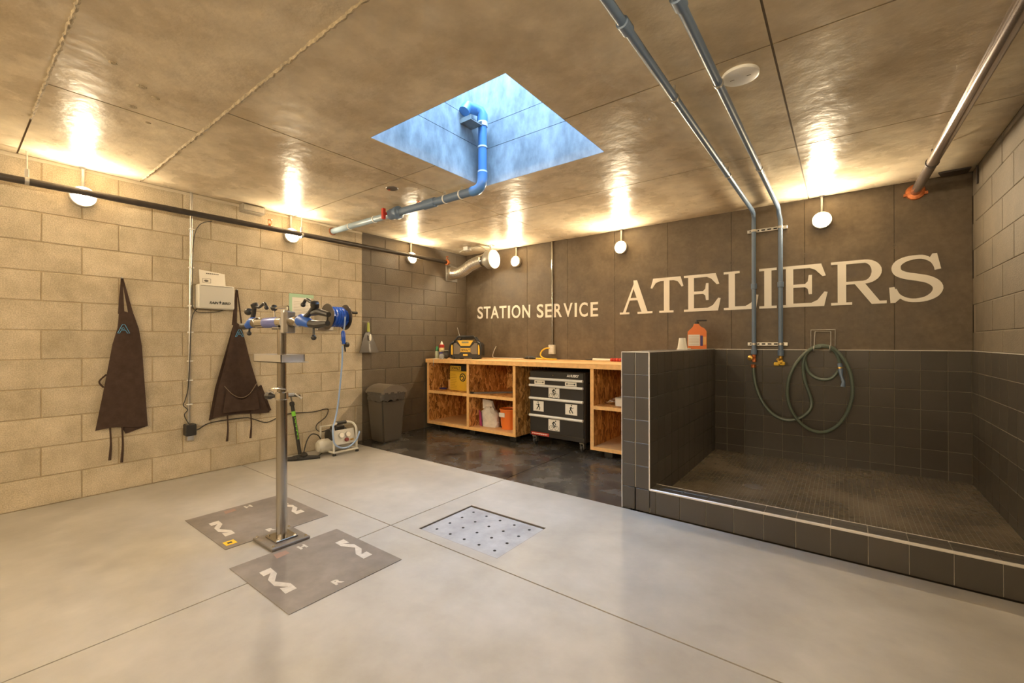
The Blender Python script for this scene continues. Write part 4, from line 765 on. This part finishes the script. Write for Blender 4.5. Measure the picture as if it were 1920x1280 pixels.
# ------------------------------------------------------------------ floor mats with painted letters
MPOLY = [(2.098, -3.685), (2.095, -3.631), (2.171, -3.635), (2.238, -3.675), (2.313, -3.638), (2.376, -3.641), (2.379, -3.693), (2.315, -3.688), (2.335, -3.659), (2.276, -3.694), (2.2, -3.689), (2.146, -3.653), (2.15, -3.686)]
def mglyph(o, u, v, mat, parent):      # flattened capital M traced from the mat, centred on o
    part('painted_letter', MB().prism([(a - 2.238, b + 3.692) for a, b in MPOLY], o, u, v, .0006), mat, parent)
def floor_mat(x0, x1, y0, y1, label, sticker):
    t = thing('floor_mat', ((x0 + x1) / 2, (y0 + y1) / 2, 0), label, 'mat', 'flat rubber mats beside the repair stand')
    part('sheet', MB().box(x0, x1, y0, y1, 0.0, .0035, .001), m_mat, t); z = .0035; xm = (x0 + x1) / 2
    mglyph((xm, y0 + .063, z), X, Y, m_paint, t); mglyph((xm, y1 - .055, z), -X, -Y, m_paint, t)
    text('painted_letter', 'R', .062, m_paint, t, (x1 - .068, (y0 + y1) / 2 - .03, z + .0002), Y, -X, .0004, bold=.003); text('painted_letter', 'H', .062, m_paint, t, (x0 + .065, (y0 + y1) / 2 + .045, z + .0002), Y, -X, .0004, bold=.003)
    part('orange_smear', MB().prism([(x0 + .03, (y0 + y1) / 2 - .09), (x0 + .09, (y0 + y1) / 2 - .10), (x0 + .08, (y0 + y1) / 2 - .03), (x0 + .035, (y0 + y1) / 2 - .03)], (0, 0, z), X, Y, .0003), M('faded_orange', (.27, .175, .135), .7), t)
    if sticker:
        part('yellow_sticker', MB().box(x1 - .10, x1 - .04, y0 + .02, y0 + .075, z, z + .0006), m_yellow, t); part('sticker_mark', MB().box(x1 - .08, x1 - .06, y0 + .035, y0 + .058, z + .0006, z + .001), m_ink, t)
    else:
        part('dark_scuff', MB().box(x1 - .055, x1 - .012, y1 - .22, y1 - .12, z, z + .0003), m_plate, t)
floor_mat(1.075, 1.71, -3.69, -3.105, 'taupe mat with painted letters and a yellow sticker in one corner', 1)
floor_mat(1.945, 2.548, -3.755, -3.185, 'taupe mat with painted letters lying across the floor joint', 0)

# ------------------------------------------------------------------ things on / against the block wall
def apron(name_label, hook, bib, hem, ties, folds, logo, loop, straps, flaps=()):
    hy, hz = hook; t = thing('apron', (.02, hy, hz), name_label, 'apron', 'brown work aprons on the block wall')
    part('hook', MB().cyl((.003, hy, hz + .01), (.035, hy, hz + .012), .004, 8).ball((.037, hy, hz + .012), .007, 8), m_galv, t)
    rows = bib; F = []; Bk = []; n = 16; R = []
    for a, b in zip(rows, rows[1:]):
        for k in range(5): R.append(tuple(a[i] + (b[i] - a[i]) * k / 5 for i in range(3)))
    R.append(rows[-1])
    for z, yl, yr in R:
        f = []; bb = []
        for k in range(n + 1):
            s = k / n; y = yl + (yr - yl) * s; d = .030 + folds * math.sin(s * 7 + 1) * (1 - .3 * s) * min(1, (hz - z)) + .012 * math.sin(PI * s)
            f.append((d, y, z + .01 * math.sin(s * 5))); bb.append((d - .006, y, z + .01 * math.sin(s * 5)))
        F.append(f); Bk.append(bb)
    part('body', MB().sheet(F, Bk), m_cloth, t)
    z0, yl0, yr0 = bib[0]
    for poly in straps: part('neck_strap', MB().prism(poly, (.031, 0, 0), Y, Z, .004), m_cloth, t)
    for poly in flaps: part('flap', MB().prism(poly, (.018, 0, 0), Y, Z, .006), m_cloth, t)
    for ty, tz in ties: part('tie', MB().tube(sm([(.03, ty, hem + .02), (.034, ty + .004, (hem + tz) / 2), (.03, ty - .002, tz)], 4), [.006, .006, .006, .0065, .007, .008, .009, .0095, .010], 6), m_cloth, t)
    if loop: part('side_tie', MB().tube(sm([(.03, loop[0] + .04, loop[1] + .05), (.035, loop[0], loop[1]), (.03, loop[0] + .025, loop[1] - .045)], 4), .006, 6), m_cloth, t)
    ly, lz = logo
    mb = MB(); hL = .064; x_ = .0565
    for pl in ([(-.033, 0), (-.006, hL), (.008, hL), (.036, 0), (.024, 0), (.012, .022), (-.012, .022), (-.022, 0), (-.033, 0)], [(-.012, .03), (.008, .03), (.0, .046), (-.012, .03)]): mb.tube([(x_, ly + a, lz + b) for a, b in pl], .0017, 5)
    part('logo', mb, m_cyan, t); return t
a1 = apron('brown apron hanging flat alone on the beige block wall', (-3.79, 1.59), [(1.34, -3.805, -3.72), (1.23, -3.812, -3.69), (1.10, -3.842, -3.672), (.80, -3.885, -3.655), (.475, -3.935, -3.636)], .475, [(-3.855, .245), (-3.788, .215)], .006, (-3.785, 1.185), (-3.915, .83), [[(-3.796, 1.60), (-3.786, 1.60), (-3.775, 1.33), (-3.812, 1.33)], [(-3.792, 1.602), (-3.782, 1.60), (-3.722, 1.33), (-3.752, 1.33)]], [[(-3.80, .50), (-3.64, .49), (-3.64, .463), (-3.765, .425)]])
a2 = apron('brown apron with a front pocket hanging beside the timer box', (-3.01, 1.575), [(1.28, -3.035, -2.975), (1.15, -3.06, -2.945), (.95, -3.10, -2.90), (.73, -3.155, -2.84), (.60, -3.18, -2.79), (.465, -3.20, -2.735)], .47, [(-3.085, .245), (-2.895, .24)], .02, (-2.998, 1.165), None, [[(-3.02, 1.585), (-3.004, 1.585), (-3.01, 1.27), (-3.05, 1.27)], [(-3.01, 1.585), (-3.002, 1.585), (-2.966, 1.28), (-2.978, 1.28)]], [[(-3.04, 1.25), (-3.03, 1.15), (-3.13, .50), (-3.165, .465), (-3.222, .445), (-3.175, .72)], [(-2.83, .70), (-2.735, .46), (-2.712, .475), (-2.80, .72)]])
part('pocket_edge', MB().tube(sm([(.07, -3.12, .735), (.072, -3.06, .66), (.073, -2.99, .622), (.072, -2.92, .65), (.07, -2.86, .74)], 5), .0035, 6), M('pocket_lining', (.16, .115, .08), .9), a2)
part('pocket', MB().sheet([[(.062 + .004 * math.sin(s * 9), -3.13 + (.30) * s + (.03 if r == 0 else 0) * (1 - 2 * s), [.70 - .10 * math.sin(PI * s), .50][r]) for s in [k / 12 for k in range(13)]] for r in range(2)], [[(.055 + .004 * math.sin(s * 9), -3.13 + .30 * s + (.03 if r == 0 else 0) * (1 - 2 * s), [.70 - .10 * math.sin(PI * s), .50][r]) for s in [k / 12 for k in range(13)]] for r in range(2)]), m_cloth, a2)

t = thing('irrigation_timer', (0, -3.17, 1.49), 'white irrigation controller box mounted on the block wall', 'controller')
part('case', MB().box(0, .085, -3.318, -3.045, 1.40, 1.605, .018, 3), m_cream, t); part('door_seam', MB().box(.0845, .0865, -3.30, -3.065, 1.592, 1.596), m_plate, t)
for wd, yy in (('RAIN', -3.205), ('BIRD', -3.112)): text('brand_text', wd, .03, m_ink, t, (.0862, yy, 1.452), Y, Z, .0006, wfit=.066, bold=.0008, shear=.25)
part('brand_mark', MB().prism([(-3.168, 1.456), (-3.157, 1.474), (-3.155, 1.462), (-3.148, 1.462), (-3.161, 1.440), (-3.161, 1.453)], (.086, 0, 0), Y, Z, .0008), m_ink, t)
t = thing('instruction_sheet', (.03, -3.18, 1.6), 'printed instruction leaflet standing behind the controller box', 'paper')
part('sheet', MB().hexa([(.012, -3.285, 1.59), (.014, -3.285, 1.59), (.014, -3.09, 1.59), (.012, -3.09, 1.59), (.002, -3.29, 1.735), (.004, -3.29, 1.735), (.010, -3.098, 1.715), (.008, -3.098, 1.715)]), m_paper, t)
q = MB()
for k in range(7): q.box(.012, .0138, -3.24 + k * .014, -3.23 + k * .014, 1.703, 1.71)
q.box(.013, .015, -3.265, -3.205, 1.625, 1.627).box(.013, .015, -3.265, -3.205, 1.66, 1.662).box(.013, .015, -3.265, -3.263, 1.625, 1.662).box(.013, .015, -3.207, -3.205, 1.625, 1.662).ball((.0125, -3.238, 1.643), .014, 8, (.15, 1.2, .7)); part('print', q, m_plate, t)
t = thing('taped_notice', (.002, -2.4, 1.48), 'paper notice fixed with green tape behind the hose reel', 'notice'); part('sheet', MB().box(.001, .003, -2.51, -2.31, 1.34, 1.575), m_paper, t); part('tape', MB().box(.001, .0045, -2.535, -2.285, 1.565, 1.60).box(.001, .0042, -2.535, -2.505, 1.42, 1.60), m_tape, t)
q = MB()
for k in range(11): q.box(.0028, .0036, -2.49, -2.35 + .02 * random.random(), 1.37 + k * .015, 1.373 + k * .015)
part('print', q, M('faint_ink', (.5, .45, .36), .8), t)

# hose reel
t = thing('hose_reel', (.0, -2.15, 1.37), 'steel reel of bright blue air hose on the block wall', 'hose reel'); rx, rz_ = .21, 1.375
for y in (-2.255, -2.055): part('flange', MB().lathe((rx, y - .003, rz_), Y, [(.03, 0), (.128, 0), (.132, .003), (.128, .006), (.03, .006)], 32), M('reel_steel', (.085, .07, .055), .35, metal=.4), t)
hp = []
for k in range(5 * 16): a = 2 * PI * k / 16; hp.append((rx + .088 * math.cos(a), -2.235 + .155 * k / (5 * 16 - 1), rz_ + .088 * math.sin(a)))
part('hose_coil', MB().tube(hp, .018, 8).lathe((rx, -2.25, rz_), Y, [(.078, 0), (.078, .19)], 20), m_blue, t)
part('axle_bracket', MB().box(0, .01, -2.25, -2.07, 1.24, 1.40, .003).box(0, rx + .02, -2.275, -2.267, 1.335, 1.40).box(0, rx + .02, -2.043, -2.035, 1.335, 1.40).cyl((rx, -2.28, rz_), (rx, -2.03, rz_), .012, 10), m_galv, t)
part('crank', MB().cyl((rx, -2.035, rz_), (rx + .0, -2.02, rz_), .012, 10).cyl((rx, -2.022, rz_), (rx + .06, -2.02, rz_ + .05), .006, 8), m_plate, t); part('crank_grip', MB().cyl((rx + .06, -2.02, rz_ + .05), (rx + .06, -1.955, rz_ + .05), .014, 12), m_black, t)
t = thing('air_gun', (.24, -2.13, 1.1), 'blue air inflator gun hanging below the hose reel', 'air gun')
part('hose_drop', MB().tube(sm([(rx + .118, -2.13, 1.375), (rx + .112, -2.13, 1.30), (.30, -2.126, 1.25), (.285, -2.125, 1.22)], 4), .008, 8), m_clear, t); part('body', MB().tube([(.285, -2.125, 1.235), (.285, -2.125, 1.21), (.285, -2.12, 1.13), (.285, -2.118, 1.10)], [.012, .022, .020, .016], 12), m_blue, t)
part('trigger', MB().tube(sm([(.285, -2.15, 1.15), (.29, -2.155, 1.11), (.285, -2.12, 1.09)], 4), .005, 6), m_chrome, t); part('gauge', MB().lathe((.285, -2.085, 1.09), (1, .2, 0), [(.024, -.01), (.026, 0), (.026, .014), (.02, .018)], 18), m_black, t); part('chuck', MB().cyl((.285, -2.11, 1.09), (.285, -2.10, 1.02), .008, 8), m_black, t)
cable('compressor_hose', [(.29, -2.135, 1.08), (.29, -2.14, .9), (.29, -2.16, .7), (.30, -2.19, .5), (.32, -2.23, .36), (.37, -2.285, .28), (.395, -2.30, .20), (.405, -2.285, .12), (.415, -2.22, .075), (.415, -2.14, .075), (.41, -2.06, .12), (.40, -2.02, .18), (.385, -2.005, .20)], .0085, m_clear, 'clear blue air hose looping down to the compressor', 'hose')
# compressor
t = thing('air_compressor', (.25, -2.15, 0), 'small white-framed air compressor on the floor by the block wall', 'compressor')
fr = MB()
fr.tube(sm([(.365, -2.275, .02), (.365, -2.275, .20), (.355, -2.272, .25), (.32, -2.255, .29), (.30, -2.20, .302), (.30, -2.10, .302), (.32, -2.045, .29), (.355, -2.028, .25), (.365, -2.025, .20), (.365, -2.025, .02)], 4), .011, 10)
fr.tube([(.12, -2.275, .03), (.385, -2.275, .03)], .011, 10).tube([(.12, -2.025, .03), (.385, -2.025, .03)], .011, 10).tube([(.375, -2.275, .03), (.375, -2.025, .03)], .011, 10).tube([(.12, -2.275, .03), (.12, -2.275, .26), (.30, -2.255, .29)], .010, 8).tube([(.12, -2.025, .03), (.12, -2.025, .26), (.30, -2.045, .29)], .010, 8)
part('frame', fr, m_cream, t)
part('grip', MB().cyl((.30, -2.205, .303), (.30, -2.105, .303), .017, 12), m_black, t)
part('control_panel', MB().hexa([(.355, -2.262, .10), (.375, -2.262, .10), (.375, -2.04, .10), (.355, -2.04, .10), (.315, -2.262, .235), (.335, -2.262, .235), (.335, -2.04, .235), (.315, -2.04, .235)]), m_cream, t)
pn = Vector((.135, 0, .04)).normalized()
for y in (-2.185, -2.115): gg = part('gauge', MB().lathe((.352, y, .185), pn, [(.028, 0), (.030, .006), (.028, .012)], 20), m_galv, t); part('dial', MB().lathe((.352, y, .185), pn, [(.024, .012), (.024, .0135)], 20), m_paper, gg)
part('regulator_knob', MB().lathe((.362, -2.14, .135), pn, [(.018, 0), (.02, .004), (.018, .025)], 14), M('maroon_knob', (.20, .03, .03), .4), t); part('coupler', MB().cyl((.37, -2.09, .13), (.40, -2.085, .14), .009, 10), m_brass, t)
part('motor', MB().lathe((.22, -2.26, .17), Y, [(.05, 0), (.07, .01), (.07, .19), (.05, .2)], 20).box(.16, .28, -2.2, -2.1, .2, .27, .01), m_black, t)
part('tank', MB().lathe((.23, -2.375, .085), Y, [(.02, 0), (.05, .008), (.066, .03), (.068, .05), (.068, .30), (.05, .33)], 24), m_cream, t)
for x, y in ((.375, -2.275), (.375, -2.025), (.12, -2.275), (.12, -2.025)): part('foot', MB().lathe((x, y, 0), Z, [(.018, 0), (.016, .022)], 12), m_rubber, t)
# floor pump
t = thing('floor_pump', (.21, -2.53, 0), 'black and lime floor pump leaning against the block wall', 'floor pump'); pb, ptp = Vector((.215, -2.53, .02)), Vector((.175, -2.60, .60))
def pl(k): return pb.lerp(ptp, k)
part('barrel', MB().cyl(pl(.05), pl(.88), .0165, 14), m_black, t); part('rod', MB().cyl(pl(.88), pl(1.0), .007, 8), m_steel, t); part('collar', MB().lathe(pl(.85), ptp - pb, [(.018, 0), (.022, .005), (.022, .03), (.014, .04)], 14), m_black, t)
q = MB()
for k in range(16): a = pl(.30 + k * .023); q.box(a.x + .0145, a.x + .0185, a.y - .008 + .003 * (k % 3), a.y + .005, a.z, a.z + .008)
part('lime_print', q, m_green, t); part('lime_band', MB().cyl(pl(.68), pl(.76), .0172, 14), m_green, t)
part('handle', MB().tube([ptp + Vector((.0, -.085, .0)), ptp + Vector((0, -.03, .008)), ptp + Vector((0, .03, .008)), ptp + Vector((0, .085, 0))], [.013, .011, .011, .013], 10), m_black, t); part('handle_cap', MB().box(ptp.x - .02, ptp.x + .02, ptp.y - .04, ptp.y + .03, ptp.z + .005, ptp.z + .035, .008), M('silver_blue', (.55, .6, .70), .25, metal=.5), t)
part('hose_head', MB().tube([ptp + Vector((.015, .03, .025)), ptp + Vector((.03, .07, -.01)), ptp + Vector((.032, .085, -.022))], [.007, .007, .014], 8), m_alu, t)
part('base', MB().tube(sm([(.15, -2.66, .014), (.22, -2.60, .016), (.28, -2.50, .016), (.34, -2.40, .012)], 5), [.012 + .014 * math.sin(PI * k / 15) for k in range(16)], 10).box(.19, .27, -2.60, -2.50, .012, .04, .008), m_rubber, t); part('gauge', MB().lathe((.26, -2.52, .036), (.3, -.1, 1), [(.032, 0), (.034, .008), (.030, .02)], 18), m_black, t)
part('hose', MB().tube(sm([(.25, -2.52, .045), (.22, -2.47, .16), (.18, -2.40, .21), (.16, -2.32, .18), (.17, -2.29, .10), (.24, -2.32, .03), (.30, -2.42, .012), (.30, -2.5, .012)], 6), .0055, 8), m_rubber, t)
# bin
t = thing('waste_bin', (.21, -1.54, 0), 'tall dark plastic waste bin with domed lid and black bag', 'bin')
b0, b1 = (.095, .325, -1.665, -1.415), (.06, .355, -1.70, -1.38)
def taper(a, za, b, zb): return [(a[0], a[2], za), (a[1], a[2], za), (a[1], a[3], za), (a[0], a[3], za), (b[0], b[2], zb), (b[1], b[2], zb), (b[1], b[3], zb), (b[0], b[3], zb)]
mb = MB().hexa(taper(b0, .002, b1, .52)); bmesh.ops.bevel(mb.bm, geom=list(mb.bm.edges), offset=.018, segments=2, affect='EDGES'); part('body', mb, m_bin, t)
rows = []
for i, z in enumerate((.47, .49, .515, .54, .56)):
    r = []
    for k in range(48):
        a = 2 * PI * k / 48; c_, s_ = math.cos(a), math.sin(a); q = 1 / max(abs(c_), abs(s_)); q = min(q, 1.28)
        w_ = 1.06 + .015 * math.sin(k * 1.7 + i) + random.uniform(0, .02); r.append((.2075 + .1475 * c_ * q * w_, -1.54 + .16 * s_ * q * w_, z + (random.uniform(-.015, .012) if i == 0 else 0)))
    rows.append(r)
mb = MB(); vv = [[mb.bm.verts.new(p) for p in r] for r in rows]
for a, b in zip(vv, vv[1:]):
    for k in range(48): mb.bm.faces.new((a[k], a[(k + 1) % 48], b[(k + 1) % 48], b[k]))
mb.bm.faces.new(vv[0][::-1]); mb.bm.faces.new(vv[-1]); part('bag', mb, m_bag, t)
prof = [(-1.705 + .33 * k / 12, .565 + .075 * math.sin(PI * k / 12) ** .6) for k in range(13)]
part('lid', MB().prism([(-1.705, .545), (-1.375, .545)] + [(a, b) for a, b in prof[::-1]], (.05, 0, 0), Y, Z, .315), M('lid_plastic', (.15, .125, .095), .4), t)
# dustpan
t = thing('dustpan', (.03, -1.65, 1.2), 'grey dustpan hanging by its handle on the brown blocks', 'dustpan')
part('pan', MB().sheet([[(.02 + .05 * (.5 - abs(s - .5)) * (k / 6) + .03 * k / 6, -1.652 + (s - .5) * (.05 + .20 * (k / 6) ** .8), 1.235 - .235 * k / 6) for s in [i / 10 for i in range(11)]] for k in range(7)], [[(.012 + .05 * (.5 - abs(s - .5)) * (k / 6) + .03 * k / 6, -1.652 + (s - .5) * (.05 + .20 * (k / 6) ** .8), 1.235 - .235 * k / 6) for s in [i / 10 for i in range(11)]] for k in range(7)]), M('grey_plastic', (.10, .088, .075), .3), t)
part('handle', MB().tube([(.03, -1.655, 1.34), (.03, -1.652, 1.235)], [.012, .016], 10), M('lime_grip', (.45, .50, .10), .4), t); part('hook', MB().tube(sm([(.0, -1.72, 1.355), (.03, -1.72, 1.35), (.04, -1.66, 1.345), (.03, -1.655, 1.352)], 4), .003, 6), m_galv, t); part('brush_tip', MB().ball((.055, -1.645, 1.17), .016, 10, (.5, 1, 2.6)), m_cone, t)
